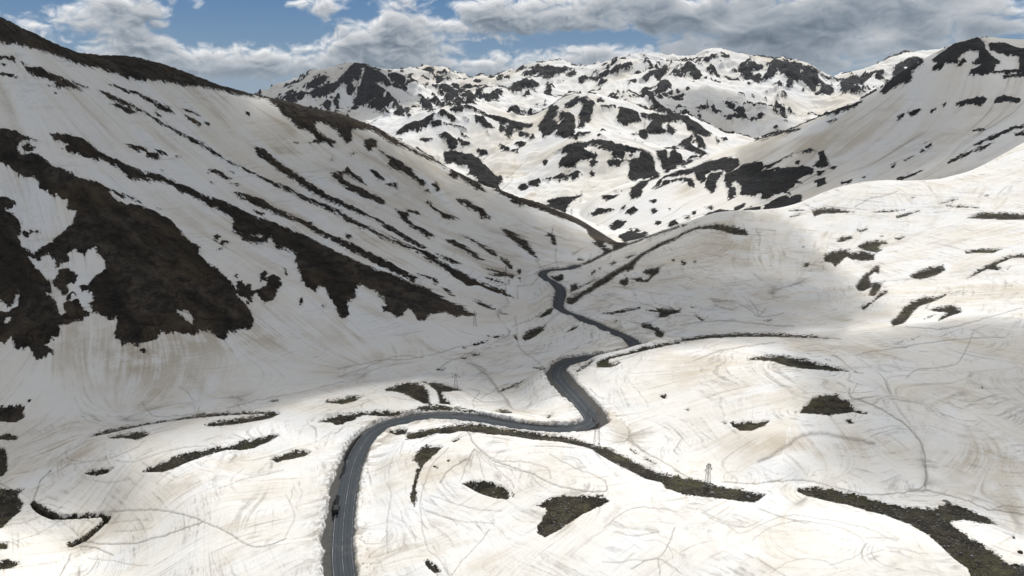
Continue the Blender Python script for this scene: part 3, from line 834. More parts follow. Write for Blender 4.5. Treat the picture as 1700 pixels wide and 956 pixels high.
for u,v,su,sv,am in ((230,600,90,50,.8),(400,560,130,35,.7),(120,560,60,40,.5),(620,540,60,40,.6),(110,745,55,45,.9),(330,790,90,35,.6),(1330,738,150,22,.7),(1640,760,80,40,.7),(1220,420,110,35,.5),(1650,480,80,40,.5),
    (1450,250,250,50,.4),(1150,610,70,40,.5),(930,395,60,30,.5),(700,290,80,60,.4),(880,270,100,60,.3),(1300,220,150,40,.3),(450,360,150,50,.4),(1000,560,40,30,.4),(60,400,40,50,.5),(1600,650,120,30,.4),(480,420,60,60,.4),(1250,650,60,30,.4)):
    tint += am*np.exp(-np.clip(((Ug-u)/su)**2+((Vg-v)/sv)**2,0,30))*inside
tint = np.clip(tint,0,1).astype(np.float32)
lines = np.where(inside & nearL, bilin(line_m,Ug,Vg), 0).astype(np.float32)
Zb0 = Z.copy()
# thickness of the snow cover, relief of bare rock
rk = sstep(-2.5,2.5,rock)
px = Yg/F
Z = Z - np.where(nearL, rk*np.minimum(1.2,px*3.5), 0) - cut*2.6 - lines*np.minimum(.3,px*.9)
relief = np.where(nearL, fbm(Xg/17,Yg/17,6,51,.62,ridged=True)*(.45+4.*Lw), fbm(Xg/95,Yg/95,5,55,.6,ridged=True)*np.where(LAY==1,np.clip((Yg-1350)/50,1.5,9.),np.where(LAY==3,32.,np.clip((Yg-1700)/40,1.5,16.))))
Z = Z + relief*rk*np.where((ed<12)&nearL,.15,1)
Z = Z + np.where(nearL, fbm(Xg/5.5,Yg/5.5,3,58)*.13, 0)
print('masks', round(time.time()-T0,1))

# ------------------------------------------------------------------ melt streaks that follow the fall line
jj = np.arange(NCc, dtype=np.float32); dS = np.gradient(S)[:,None]; dA = np.gradient(A)[None,:]
Zs_ = np.where(nearL, Zsm + np.where(ed<40,(Zb0-Zsm)*sstep(40,12,ed),0) + fbm(Xg/40,Yg/40,2,83)*.28, Z + fbm(Xg/120,Yg/120,3,85)*5)
za = np.gradient(Zs_,axis=1)/dA; zs = np.gradient(Zs_,axis=0)/dS
gx = za/Yg; gy = (zs-Ag*za)/Yg; slope = np.sqrt(gx*gx+gy*gy)
def idxvel(dx,dy):
    dj = ((dx-Ag*dy)/Yg/dA).astype(np.float32); di = (dy/Yg/dS).astype(np.float32)
    n = np.sqrt(di*di+dj*dj)+1e-9; return (di/n).ravel(), (dj/n).ravel()
fi, fj = idxvel(-gx,-gy)
ci, cj = idxvel(-gy,gx)
I0, J0 = np.meshgrid(np.arange(NR,dtype=np.float32), jj, indexing='ij'); I0 = I0.ravel(); J0 = J0.ravel()
def soft(w):
    w = w.reshape(NR,NCc); b = w.copy()
    for ax in (0,1):
        b = (np.roll(b,1,ax)+b*1.4+np.roll(b,-1,ax))/2.2
    return (w*.9+b*1.1).ravel().astype(np.float32)
def lic(vi, vj, noise, n):
    acc = noise.copy()
    for sgn in (1,-1):
        i, j = I0.copy(), J0.copy()
        for k in range(n):
            q = (i+.5).astype(np.int32)*NCc + (j+.5).astype(np.int32)
            i += sgn*vi[q]; j += sgn*vj[q]
            np.clip(i,0,NR-1.01,out=i); np.clip(j,0,NCc-1.01,out=j)
            acc += noise[(i+.5).astype(np.int32)*NCc+(j+.5).astype(np.int32)]
    acc -= acc.mean(); acc /= acc.std(); return acc
wn = soft(RNG.normal(0,1,NR*NCc).astype(np.float32))
streak = lic(fi,fj,wn,30).reshape(Z.shape)
layerl = lic(ci,cj,soft(RNG.normal(0,1,NR*NCc).astype(np.float32)),34).reshape(Z.shape)
i, j = I0[::5].copy(), J0[::5].copy(); acc = np.zeros(NR*NCc, np.float32)
for k in range(90):
    q = (i+.5).astype(np.int32)*NCc + (j+.5).astype(np.int32)
    acc += np.bincount(q, minlength=NR*NCc)
    i += fi[q]; j += fj[q]; np.clip(i,0,NR-1.01,out=i); np.clip(j,0,NCc-1.01,out=j)
cg = RNG.normal(0,1,(NR//9+3,NCc//9+3)).astype(np.float32)+.9*np.kron(RNG.normal(0,1,(NR//27+2,NCc//27+2)),np.ones((3,3)))[:NR//9+3,:NCc//9+3].astype(np.float32)
ii = np.arange(NR)/9.; jq = np.arange(NCc)/9.; i0 = ii.astype(int); j0 = jq.astype(int); fi_ = (ii-i0)[:,None]; fj_ = (jq-j0)[None]
cg = ((cg[i0][:,j0]*(1-fj_)+cg[i0][:,j0+1]*fj_)*(1-fi_)+(cg[i0+1][:,j0]*(1-fj_)+cg[i0+1][:,j0+1]*fj_)*fi_).astype(np.float32)
dustl = lic(fi,fj,cg.ravel(),30).reshape(Z.shape)
ze = Zsm*.9 + fbm(Xg/55,Yg/55,3,121)*2.6 + fbm(Xg/6,Yg/6,2,123)*.10
ring = sstep(.085,.0,np.abs(perlin(ze*1.3,ze*0+3.3,131)))*.8 + sstep(.09,.0,np.abs(perlin(ze*3.7,ze*0+8.3,137)))*.6 + sstep(.10,.0,np.abs(perlin(ze*8.1,ze*0+5.3,139)))*.35
ring = np.where(nearL,np.clip(ring,0,1),0).astype(np.float32); del ze
flow = acc.reshape(Z.shape); flow = np.clip((np.log1p(flow)-3.2)/2.2,0,1)
flow = np.where(ed<1,0,flow).astype(np.float32)
del cg,I0,J0,fi,fj,ci,cj,wn,acc,za,zs,Zs_
print('streaks', round(time.time()-T0,1))

# ------------------------------------------------------------------ materials
def new_mat(name):
    m = bpy.data.materials.new(name); m.use_nodes = True; nt = m.node_tree
    return m, nt, nt.nodes['Principled BSDF']
class N:                                          # small node helper
    def __init__(s, nt): s.nt = nt
    def node(s, t, **kw):
        n = s.nt.nodes.new(t)
        for k,v in kw.items(): setattr(n,k,v)
        return n
    def put(s, sock, v):
        if isinstance(v, bpy.types.NodeSocket): s.nt.links.new(v, sock)
        else: sock.default_value = v
    def math(s, op, a, b=0., c=None, clamp=False):
        n = s.node('ShaderNodeMath', operation=op, use_clamp=clamp); s.put(n.inputs[0],a); s.put(n.inputs[1],b)
        if c is not None: s.put(n.inputs[2],c)
        return n.outputs[0]
    def mix(s, f, a, b):
        n = s.node('ShaderNodeMix', data_type='RGBA'); s.put(n.inputs[0],f); s.put(n.inputs[6],a if isinstance(a,bpy.types.NodeSocket) else (*a,1)); s.put(n.inputs[7],b if isinstance(b,bpy.types.NodeSocket) else (*b,1))
        return n.outputs[2]
    def attr(s, name): return s.node('ShaderNodeAttribute', attribute_name=name).outputs['Fac']
    def noise(s, vec, scale, detail=4, rough=.5, dist=0.):
        n = s.node('ShaderNodeTexNoise'); s.put(n.inputs['Vector'],vec); n.inputs['Scale'].default_value = scale
        n.inputs['Detail'].default_value = detail; n.inputs['Roughness'].default_value = rough; n.inputs['Distortion'].default_value = dist
        return n.outputs['Fac']
    def ramp(s, v, e0, e1, o0=0., o1=1.):
        n = s.node('ShaderNodeMapRange', interpolation_type='SMOOTHSTEP'); s.put(n.inputs[0],v)
        for i,x in enumerate((e0,e1,o0,o1)): n.inputs[i+1].default_value = x
        return n.outputs[0]
    def voro(s, vec, scale, feature='F1', out='Distance'):
        n = s.node('ShaderNodeTexVoronoi', feature=feature); s.put(n.inputs['Vector'],vec); n.inputs['Scale'].default_value = scale
        return n.outputs[out]
def land_mat(name, k, amp, rock_a, rock_b, rock_c, speck, contour, fall, tans, stk, spk):
    """k: size in metres of one picture point there"""
    m, nt, bs = new_mat(name); n = N(nt)
    P = n.node('ShaderNodeTexCoord').outputs['Object']
    rock, streak, layer, flow, line, bnk, ring = (n.attr(x) for x in ('rock','streak','layer','flow','line','bank','ring'))
    # ragged edge between snow and bare ground
    e1 = n.noise(P, .075/k, 8, .68); e2 = n.noise(P, .30/k, 4, .65)
    r = n.math('MULTIPLY_ADD', n.math('SUBTRACT',e1,.5), amp, n.math('MULTIPLY',rock,12.))
    r = n.math('MULTIPLY_ADD', n.math('SUBTRACT',e2,.5), amp*.45, r)
    r = n.math('MULTIPLY_ADD', n.ramp(n.noise(P,.55/k,3,.7),.57,.70), spk, n.math('MULTIPLY_ADD', streak, stk, n.math('ADD',r,-.8 if k < 1 else 1.1)))
    bare = n.ramp(r,-.35,.35)
    # snow: clean, ivory with dust, tan streaks, grey melt lines
    big = n.noise(P, .006/k, 5, .62); mid = n.attr('dust')
    d = n.math('MULTIPLY_ADD', n.math('SUBTRACT',big,.5), 3.2, n.math('MULTIPLY_ADD', mid, .17, n.math('MULTIPLY',streak,.12)))
    dust = n.ramp(d,-.6,1.6)
    snow = n.mix(dust,(.84,.838,.825),(.74,.69,.595))
    b2 = n.noise(P, .0045/k, 5, .6, .8)
    tan = n.ramp(n.math('MULTIPLY_ADD',mid,.05,n.math('MULTIPLY_ADD',streak,.03,b2)),.53,.76)
    tan = n.math('MAXIMUM', n.math('MULTIPLY',tan,tans), n.math('MULTIPLY', n.attr('tint'), n.ramp(n.math('MULTIPLY_ADD',streak,.10,n.math('MULTIPLY_ADD',mid,.10,n.noise(P,.03/k,5,.6))),.30,.72,.1,.95)))
    snow = n.mix(tan, snow, (.47,.395,.29))
    wh = n.ramp(n.math('MULTIPLY_ADD',mid,-.05,n.noise(P,.005/k,4,.6,.6)),.50,.66)
    snow = n.mix(n.math('MULTIPLY',wh,.75), snow, (.82,.84,.86))
    ml = n.ramp(n.noise(P,.010/k,3,.5,.5),.42,.60); ms = n.math('SUBTRACT',1.,ml)
    sg = n.math('MULTIPLY', n.ramp(streak,.2,2.7), n.math('MULTIPLY_ADD',ms,.85,.15))
    snow = n.mix(n.math('MULTIPLY',sg,fall), snow, (.30,.275,.245))
    
    lg = n.math('MULTIPLY', n.ramp(layer,.2,2.7), n.math('MULTIPLY_ADD',ml,.9,.1))
    snow = n.mix(n.math('MULTIPLY',lg,contour), snow, (.28,.26,.235))
    rg = n.math('MULTIPLY', ring, n.math('MULTIPLY', n.math('MULTIPLY_ADD',ml,.8,.2), n.ramp(n.noise(P,.05/k,5,.65),.36,.60)))
    snow = n.mix(n.math('MULTIPLY',rg,contour*1.25), snow, (.22,.20,.18))
    fl = n.math('MULTIPLY', flow, n.ramp(n.noise(P,.012/k,3),.34,.58))
    snow = n.mix(n.math('MULTIPLY',fl,.62), snow, (.20,.18,.16))
    snow = n.mix(n.math('MULTIPLY',line,n.ramp(n.noise(P,.25/k,4,.7),.30,.55,.25,.9)), snow, (.13,.115,.10))
    bd = n.math('MULTIPLY', bnk, n.ramp(n.noise(P,.5,4,.7),.40,.62))
    snow = n.mix(n.math('MULTIPLY',bd,.9), snow, (.085,.072,.058))
    # bare ground: dark rock, brown turf, pale stones
    c1 = n.noise(P, .05/k, 8, .68); c2 = n.noise(P, .012/k, 4, .6); c3 = n.noise(P,.45/k,3,.7)
    rk = n.mix(n.ramp(c1,.34,.66), rock_a, rock_b)
    rk = n.mix(n.math('MULTIPLY',n.ramp(c2,.45,.68),.7), rk, rock_c)
    wv = n.node('ShaderNodeVectorMath', operation='MULTIPLY_ADD'); nz_ = n.node('ShaderNodeTexNoise'); nt.links.new(P,nz_.inputs['Vector']); nz_.inputs['Scale'].default_value = .05/k; nz_.inputs['Detail'].default_value = 3
    nt.links.new(nz_.outputs['Color'],wv.inputs[0]); wv.inputs[1].default_value = (22*k,22*k,22*k); nt.links.new(P,wv.inputs[2])
    cr = n.voro(wv.outputs[0], .030/k, 'DISTANCE_TO_EDGE'); cr2 = n.voro(wv.outputs[0], .14/k, 'DISTANCE_TO_EDGE')
    ck = n.math('MAXIMUM', n.ramp(cr,.09,.0), n.math('MULTIPLY',n.ramp(cr2,.10,.0),.6))
    rk = n.mix(n.math('MULTIPLY',ck,n.ramp(n.noise(P,.03/k,3),.35,.65,.1,.75)), rk, (.006,.006,.006))
    rk = n.mix(n.math('MULTIPLY',n.ramp(c3,.60,.74),speck), rk, (.30,.28,.25))
    rk = n.mix(n.math('MULTIPLY',n.ramp(c3,.44,.30),.6), rk, (.008,.007,.006))
    rk = n.mix(n.ramp(n.math('MULTIPLY_ADD',streak,.4,mid),-1.6,1.6,.62,.0), rk, (.008,.007,.006))
    col = n.mix(bare, snow, rk)
    # cleared strip along the road: grey grit
    gv = n.mix(n.noise(P,.8,5,.7),(.030,.031,.032),(.13,.128,.122))
    col = n.mix(n.attr('grit'), col, gv); wt = n.attr('wet_shade'); col = n.mix(wt, col, (.006,.007,.009))  # near black for meltwater and for painted bank shadow
    nt.links.new(col, bs.inputs['Base Color'])
    bs.inputs['Roughness'].default_value = .85; bs.inputs['Specular IOR Level'].default_value = .15
    # surface roughness
    h = n.math('MULTIPLY_ADD', n.noise(P,.22/k,4,.6), n.math('MULTIPLY_ADD',bare,1.6*k,.35*k), n.math('MULTIPLY',n.math('ADD',streak,n.math('MULTIPLY',layer,.6)),.045*k))
    h = n.math('MULTIPLY_ADD', n.math('MULTIPLY',n.math('MULTIPLY_ADD',ck,-.25,c1),bare), 6.*k, h)
    bp = n.node('ShaderNodeBump'); bp.inputs['Strength'].default_value = .9; bp.inputs['Distance'].default_value = 1.; nt.links.new(h,bp.inputs['Height'])
    nt.links.new(bp.outputs[0], bs.inputs['Normal'])
    return m
M_ground = land_mat('snow_and_turf', .25, 17, (.018,.015,.011),(.100,.086,.060),(.098,.098,.044), .75, .52, .52, .36, .5, 3.5)
M_slope = land_mat('snow_and_slab_rock', .55, 15, (.022,.018,.015),(.098,.080,.062),(.090,.064,.036), .22, .22, .32, .65, 1.5, 4.)
M_range = land_mat('snow_and_dark_rock', 1.5, 11, (.007,.008,.010),(.030,.031,.034),(.020,.019,.018), .08, .14, .24, .4, 1.6, 2.)
M_peak = land_mat('snow_and_grey_rock', 3.2, 11, (.007,.008,.011),(.032,.033,.038),(.018,.019,.021), .05, .14, .4, .3, 2.0, .5)

# ------------------------------------------------------------------ land meshes
co = np.empty((NR*NCc,3),np.float32); co[:,0] = Xg.ravel(); co[:,1] = Yg.ravel(); co[:,2] = (Z+CZ).ravel()
att = {'rock':rock/12,'streak':streak,'layer':layerl,'flow':flow,'ring':ring,'dust':dustl,'tint':tint,'wet_shade':wet_shade_g,'line':np.clip(lines,0,1),
       'bank':np.where(nearL, np.exp(-np.maximum(ed,0)/np.where(RS<0,2.0,.9))*sstep(-.4,.3,ed),0),
       'grit':np.where(nearL, sstep(.35,-.25,ed+.9*rough+.6*lump_),0)}
att = {k:np.ascontiguousarray(v,np.float32).ravel() for k,v in att.items()}
reg = LAY.copy(); reg[reg==4] = 2
foot = np.interp(Ug, [-200,0,430,700,870,882,1035], [760,700,668,605,548,452,405])
reg = np.where(nearL, np.where((Vg<foot)&(Ug<1036)&(Yg>380)|((Yg>1100)&(Ag<.16)),5,0), reg)
vid = np.arange(NR*NCc,dtype=np.int32).reshape(NR,NCc)
quads = np.stack([vid[:-1,:-1],vid[:-1,1:],vid[1:,1:],vid[1:,:-1]],-1).reshape(-1,4)
fr = reg[:-1,:-1].ravel()
def land(name, r, mat, label):
    q = quads[fr==r]; used = np.zeros(NR*NCc,bool); used[q.ravel()] = True
    remap = np.cumsum(used,dtype=np.int32)-1; idx = np.nonzero(used)[0]; q = remap[q]
    me = bpy.data.meshes.new(name); me.vertices.add(len(idx)); me.vertices.foreach_set('co',co[idx].ravel())
    me.loops.add(q.size); me.loops.foreach_set('vertex_index',q.ravel().astype(np.int32))
    me.polygons.add(len(q)); me.polygons.foreach_set('loop_start',np.arange(0,q.size,4,dtype=np.int32))
    me.update(calc_edges=True); me.polygons.foreach_set('use_smooth',np.ones(len(q),bool))
    for k,v in att.items():
        a = me.attributes.new(k,'FLOAT','POINT'); a.data.foreach_set('value',v[idx])
    me.materials.append(mat); o = bpy.data.objects.new(name,me); C.objects.link(o)
    o['kind'] = 'structure'; o['label'] = label; o['category'] = 'terrain'
    return o
land('ground',0,M_ground,'snow covered valley floor and knolls with bare dark turf patches around the road')
land('mountainside_terrain',5,M_slope,'long streaked snow slope with bare dark rock slabs falling to the valley')
land('mountain',1,M_range,'broad snowy mountain with a dark rocky summit and black cliffs above the pass')
land('mountain',2,M_range,'lower snowy mountains with dark cliff bands at the head of the valley')
land('mountain',3,M_peak,'distant range of rocky snow peaks under the clouds')
print('land', round(time.time()-T0,1))

# ------------------------------------------------------------------ finding the ground under a picture point, or under x, y
def height(x, y):
    i = np.clip(np.interp(math.log(y),S,np.arange(NR)),0,NR-1.01); j = np.clip(np.interp(x/y,A,np.arange(NCc)),0,NCc-1.01)
    i0,j0 = int(i),int(j); fi_,fj_ = i-i0,j-j0
    return CZ+float((Z[i0,j0]*(1-fj_)+Z[i0,j0+1]*fj_)*(1-fi_)+(Z[i0+1,j0]*(1-fj_)+Z[i0+1,j0+1]*fj_)*fi_)
def spot(u, v, near=True, dmin=0, dmax=1e9):
    d = np.abs(Ug-u)+np.abs(Vg-v)+np.where(vis&(Yg>dmin)&(Yg<dmax)&((LAY==0) if near else True),0,1e6)
    k = int(d.argmin()); i,j = divmod(k,NCc); x,y = float(Xg[i,j]),float(Yg[i,j])
    return x, y, float(Z[i,j])+CZ
# ------------------------------------------------------------------ road and its markings
def ribbon(name, off0, off1, lift, mat, k0=0, k1=None, jit=0., dash=None, segs=1):
    k1 = k1 or NRd; bm = bmesh.new(); prev = None
    for k in range(k0,k1):
        a0 = off0(k) if callable(off0) else off0; a1 = off1(k) if callable(off1) else off1
        if dash is not None and not dash(k): prev = None; continue
        row = []
        for t in range(segs+1):
            o_ = a0+(a1-a0)*t/segs; row.append(bm.verts.new((rc[k,0]+nm[k,0]*o_, rc[k,1]+nm[k,1]*o_, rc[k,2]+CZ+lift)))
        if prev:
            for t in range(segs): bm.faces.new((prev[t],prev[t+1],row[t+1],row[t]))
        prev = row
    me = bpy.data.meshes.new(name); bmesh.ops.recalc_face_normals(bm, faces=bm.faces); bm.to_mesh(me); bm.free()
    if me.polygons and me.polygons[0].normal.z < 0: me.flip_normals()
    uv = None
    me.materials.append(mat); o = bpy.data.objects.new(name,me); C.objects.link(o); o['kind'] = 'structure'; return o
m_as, nt, bs = new_mat('asphalt'); n = N(nt); P = n.node('ShaderNodeTexCoord').outputs['Object']
acr = n.attr('across')
wet_shade = n.ramp(n.math('MULTIPLY_ADD', n.noise(P,.06,4,.6), .5, n.attr('wet_shade')),.45,.85)
c = n.mix(n.noise(P,.3,6,.7),(.036,.044,.053),(.066,.077,.089))
tr = n.math('ABSOLUTE', n.math('SUBTRACT', n.math('ABSOLUTE',acr), 1.75)); 
c = n.mix(n.math('MULTIPLY',n.ramp(n.math('ABSOLUTE',n.math('SUBTRACT',tr,.75)),.45,.05),.30), c, (.095,.108,.122))
c = n.mix(n.math('MULTIPLY',n.ramp(n.noise(P,.11,3,.6),.55,.7),.3), c, (.12,.12,.115))
c = n.mix(wet_shade, c, (.010,.012,.016))  # wet asphalt and bank shadow share this dark colour
nt.links.new(c,bs.inputs['Base Color'])
nt.links.new(n.ramp(wet_shade,0,1,.8,.6), bs.inputs['Roughness']); bs.inputs['Specular IOR Level'].default_value = .12
la = lambda k: -min(3.95,wL[k]-.2); ra = lambda k: min(3.9,wR[k]-.1)
road = ribbon('road', la, ra, 0.0, m_as, segs=10)
road['label'] = 'dark asphalt mountain road winding between snow banks'; road['category'] = 'road'
me = road.data; nvk = len(me.vertices); ac = np.empty(nvk*3); me.vertices.foreach_get('co',ac); ac = ac.reshape(-1,3)
kk = np.repeat(np.arange(NRd),11)[:nvk]; acrv = ((ac[:,0]-rc[kk,0])*nm[kk,0]+(ac[:,1]-rc[kk,1])*nm[kk,1])
a_ = me.attributes.new('across','FLOAT','POINT'); a_.data.foreach_set('value',acrv.astype(np.float32))
wet_shade_v = np.zeros(nvk)
ru, rv = project(ac[:,0]/ac[:,1],(ac[:,2]-CZ)/ac[:,1])
wet_shade_v = bilin(wet_shade_s,ru,rv)
a_ = me.attributes.new('wet_shade','FLOAT','POINT'); a_.data.foreach_set('value',wet_shade_v.astype(np.float32))
m_wp, nt, bs = new_mat('worn_white_road_paint'); n = N(nt); P = n.node('ShaderNodeTexCoord').outputs['Object']
nt.links.new(n.mix(n.ramp(n.noise(P,.25,5,.7),.34,.62),(.40,.41,.42),(.085,.092,.10)), bs.inputs['Base Color']); bs.inputs['Roughness'].default_value = .7
for o0,o1,ds,lab in ((-.06,.06,None,'worn white centre line on the asphalt road'),(-3.42,-3.27,lambda k:(k//37)%4!=2 and k<330,'worn white edge line on the outer side of the bend'),(3.3,3.4,lambda k:k<110 or 250<k<420,'thin white edge line beside the inner snow bank')):
    o = ribbon('road_marking',o0,o1,.012,m_wp,dash=ds); o['label'] = lab; o['category'] = 'road marking'

# ------------------------------------------------------------------ lattice pylons
m_st, nt, bs = new_mat('galvanised_steel'); n = N(nt); P = n.node('ShaderNodeTexCoord').outputs['Object']
nt.links.new(n.mix(n.noise(P,1.2,4),(.10,.104,.11),(.17,.173,.176)), bs.inputs['Base Color']); bs.inputs['Metallic'].default_value = .35; bs.inputs['Roughness'].default_value = .55
m_rs, nt, bs = new_mat('rust_tinted_steel'); n = N(nt); P = n.node('ShaderNodeTexCoord').outputs['Object']
nt.links.new(n.mix(n.noise(P,1.2,4),(.17,.12,.11),(.26,.20,.19)), bs.inputs['Base Color']); bs.inputs['Roughness'].default_value = .7
m_gl, nt, bs = new_mat('brown_glazed_insulator'); bs.inputs['Base Color'].default_value = (.07,.04,.03,1); bs.inputs['Roughness'].default_value = .3
m_cc, nt, bs = new_mat('concrete'); n = N(nt); nt.links.new(n.mix(n.noise(n.node('ShaderNodeTexCoord').outputs['Object'],2.,4),(.22,.21,.20),(.33,.32,.30)), bs.inputs['Base Color']); bs.inputs['Roughness'].default_value = .9
def bar(bm, p, q, r):
    p, q = Vector(p), Vector(q); d = (q-p); L = d.length; d.normalize()
    s = d.cross(Vector((.3,.2,1)) if abs(d.z) < .9 else Vector((1,.2,0))).normalized(); t = d.cross(s)
    vs = [bm.verts.new(e+s*r*x+t*r*y) for e in (p,q) for x,y in ((-1,-1),(1,-1),(1,1),(-1,1))]
    for i in range(4): bm.faces.new((vs[i],vs[(i+1)%4],vs[4+(i+1)%4],vs[4+i]))
    bm.faces.new(vs[3::-1]); bm.faces.new(vs[4:])
def mk(name, bm, mat, parent=None):
    me = bpy.data.meshes.new(name); bmesh.ops.recalc_face_normals(bm, faces=bm.faces); bm.to_mesh(me); bm.free(); me.materials.append(mat)
    o = bpy.data.objects.new(name,me); C.objects.link(o)
    if parent: o.parent = parent
    return o
def pylon(px, ht, base, top, arms, rot, label, mat, thick=1.):
    x,y,z = px; b = base/2; t_ = top/2; th = .042*thick
    root = bpy.data.objects.new('power_pylon',None); C.objects.link(root); root.location = (x,y,z-.25); root.rotation_euler = (0,0,rot)
    root['label'] = label; root['category'] = 'pylon'; root['group'] = 'lattice power pylons along the valley'
    w = lambda h: b+(t_-b)*h/ht
    for sx in (-1,1):
        for sy in (-1,1):
            bm = bmesh.new(); bar(bm,(sx*b,sy*b,-.6),(sx*t_,sy*t_,ht),th); mk('leg',bm,mat,root)
            bm = bmesh.new(); bmesh.ops.create_cube(bm,size=1.); bmesh.ops.scale(bm,vec=(.55,.55,.9),verts=bm.verts); bmesh.ops.bevel(bm,geom=bm.edges[:],offset=.05,segments=1); bmesh.ops.translate(bm,vec=(sx*b,sy*b,-.1),verts=bm.verts); mk('footing',bm,m_cc,root)
    bm = bmesh.new(); h = 0.
    while h < ht*.98:
        h2 = min(ht, h+2*w(h)*.95+.25); a,c_ = w(h),w(h2)
        for sx in (-1,1):
            bar(bm,(sx*a,-a,h),(sx*c_,c_,h2),th*.4); bar(bm,(sx*a,a,h),(sx*c_,-c_,h2),th*.4)
            bar(bm,(-a,sx*a,h),(c_,sx*c_,h2),th*.4); bar(bm,(a,sx*a,h),(-c_,sx*c_,h2),th*.4)
            bar(bm,(-c_,sx*c_,h2),(c_,sx*c_,h2),th*.4); bar(bm,(sx*c_,-c_,h2),(sx*c_,c_,h2),th*.4)
        h = h2
    mk('bracing',bm,mat,root)
    bm = bmesh.new(); bar(bm,(0,0,ht-.1),(0,0,ht*1.05),th*.8); mk('peak_spike',bm,mat,root)
    for hf, half in arms:
        bm = bmesh.new(); hz = ht*hf; ww = w(hz)
        for sx in (-1,1):
            tip = (sx*half,0,hz)
            for sy in (-1,1): bar(bm,(0,sy*ww,hz),tip,th*.8)
            bar(bm,(0,0,hz+.16*half+.3),tip,th*.6)
        arm = mk('crossarm',bm,mat,root)
        for sx in (-1,1):
            bm = bmesh.new()
            for q in range(4):
                r_ = bmesh.ops.create_cone(bm,cap_ends=True,segments=8,radius1=.17*thick,radius2=.07*thick,depth=.2)
                bmesh.ops.translate(bm,vec=(sx*half*.97,0,hz-.2-q*.22),verts=r_['verts'])
            bar(bm,(sx*half*.97,0,hz),(sx*half*.97,0,hz-1.05),.03*thick); mk('insulator',bm,m_gl,arm)
    return root
def px_h(u,v,n_px,**k):
    p = spot(u,v,**k); return p, n_px*(p[1]*CP+(CZ-p[2])*SP)/F
P1 = px_h(1175,806,42); pylon(P1[0],P1[1]*1.02,1.9,.75,((.80,1.5),(.95,1.0)),.35,'dark lattice pylon standing on the bare turf ridge above the gully',m_st,1.0)
P2 = px_h(990,738,64); pylon(P2[0],P2[1]*1.02,2.6,.8,((.88,1.3),),.1,'tall slim reddish pylon at the hairpin of the road',m_rs,.9)
P3 = px_h(757,643,25); pylon(P3[0],P3[1],2.2,.7,((.86,1.9),),.15,'small grey pylon at the tip of the dark turf patch above the valley floor',m_st,1.0)
P4 = px_h(789,541,26); pylon(P4[0],P4[1],2.3,.8,((.86,1.5),),.2,'thin pylon at the foot of the dark rock slope, in shade',m_st,1.1)
P5 = px_h(917,391,14.5); pylon(P5[0],P5[1],2.4,.9,((.85,1.6),),.1,'far pylon above a small black rock on the shaded snow slope',m_st,1.2)
P6 = px_h(840,451,10); pylon(P6[0],P6[1],1.9,.8,((.85,1.4),),.3,'tiny pylon between dark streaks beside the far end of the valley floor',m_st,1.1)
P7 = px_h(845,471,8); pylon(P7[0],P7[1],1.9,.8,((.85,1.3),),.3,'tiny pylon at the lower dark streak left of the upper road bend',m_st,1.1)
P8 = px_h(948,361,15); pylon(P8[0],P8[1],3.,1.,((.85,2.3),),.1,'pylon on the dark ridge, seen against the bright snow behind',m_st,1.3)
P9 = px_h(1694,962,32); pylon(P9[0],P9[1],2.1,.8,((.84,1.3),),.5,'grey pylon on the bare turf at the corner of the picture',m_st,1.0)

# ------------------------------------------------------------------ the dark van at the edge of the road
m_vb, nt, bs = new_mat('dark_van_paint'); n = N(nt); P = n.node('ShaderNodeTexCoord').outputs['Object']
nt.links.new(n.mix(n.ramp(n.noise(P,1.3,4,.6),.4,.7),(.018,.019,.023),(.035,.034,.036)), bs.inputs['Base Color']); bs.inputs['Roughness'].default_value = .38
m_vg, nt, bs = new_mat('tinted_glass'); bs.inputs['Base Color'].default_value = (.008,.010,.013,1); bs.inputs['Roughness'].default_value = .08
m_ty, nt, bs = new_mat('tyre_rubber'); bs.inputs['Base Color'].default_value = (.012,.012,.012,1); bs.inputs['Roughness'].default_value = .9
m_rm, nt, bs = new_mat('steel_rim'); bs.inputs['Base Color'].default_value = (.3,.3,.31,1); bs.inputs['Metallic'].default_value = .8; bs.inputs['Roughness'].default_value = .4
m_tl, nt, bs = new_mat('red_lens'); bs.inputs['Base Color'].default_value = (.25,.01,.01,1); bs.inputs['Roughness'].default_value = .25
m_hl, nt, bs = new_mat('clear_lens'); bs.inputs['Base Color'].default_value = (.6,.62,.63,1); bs.inputs['Roughness'].default_value = .15
vu,vv = 560.5,846
kv = int(np.argmin(np.abs(project(rc[:,0]/rc[:,1], rc[:,2]/rc[:,1])[1][:160]-vv))); ov = -3.15
van = bpy.data.objects.new('van',None); C.objects.link(van); van.location = (rc[kv,0]+nm[kv,0]*ov, rc[kv,1]+nm[kv,1]*ov, rc[kv,2]+CZ+.02); van.rotation_euler = (0,0,math.atan2(tg[kv,1],tg[kv,0]))
van['label'] = 'dark van standing at the edge of the road beside the snow bank'; van['category'] = 'van'
prof = [(-2.55,.38),(-2.58,.95),(-2.50,1.55),(-2.38,1.93),(-2.1,2.02),(.75,2.0),(1.05,1.93),(1.75,1.22),(2.42,1.02),(2.60,.82),(2.62,.40),(2.5,.30),(-2.45,.30)]
bm = bmesh.new(); rings = []
for yy,ins in ((-.99,0.),(.99,0.)):
    rings.append([bm.verts.new((x_,yy*(1-.10*max(0,(z_-1.05)/.95)),z_)) for x_,z_ in prof])
m_ = len(prof)
for i in range(m_): bm.faces.new((rings[0][i],rings[0][(i+1)%m_],rings[1][(i+1)%m_],rings[1][i]))
bm.faces.new(rings[0][::-1]); bm.faces.new(rings[1])
bmesh.ops.recalc_face_normals(bm,faces=bm.faces); bmesh.ops.bevel(bm,geom=bm.edges[:],offset=.05,segments=2,affect='EDGES')
vb = mk('body',bm,m_vb,van)
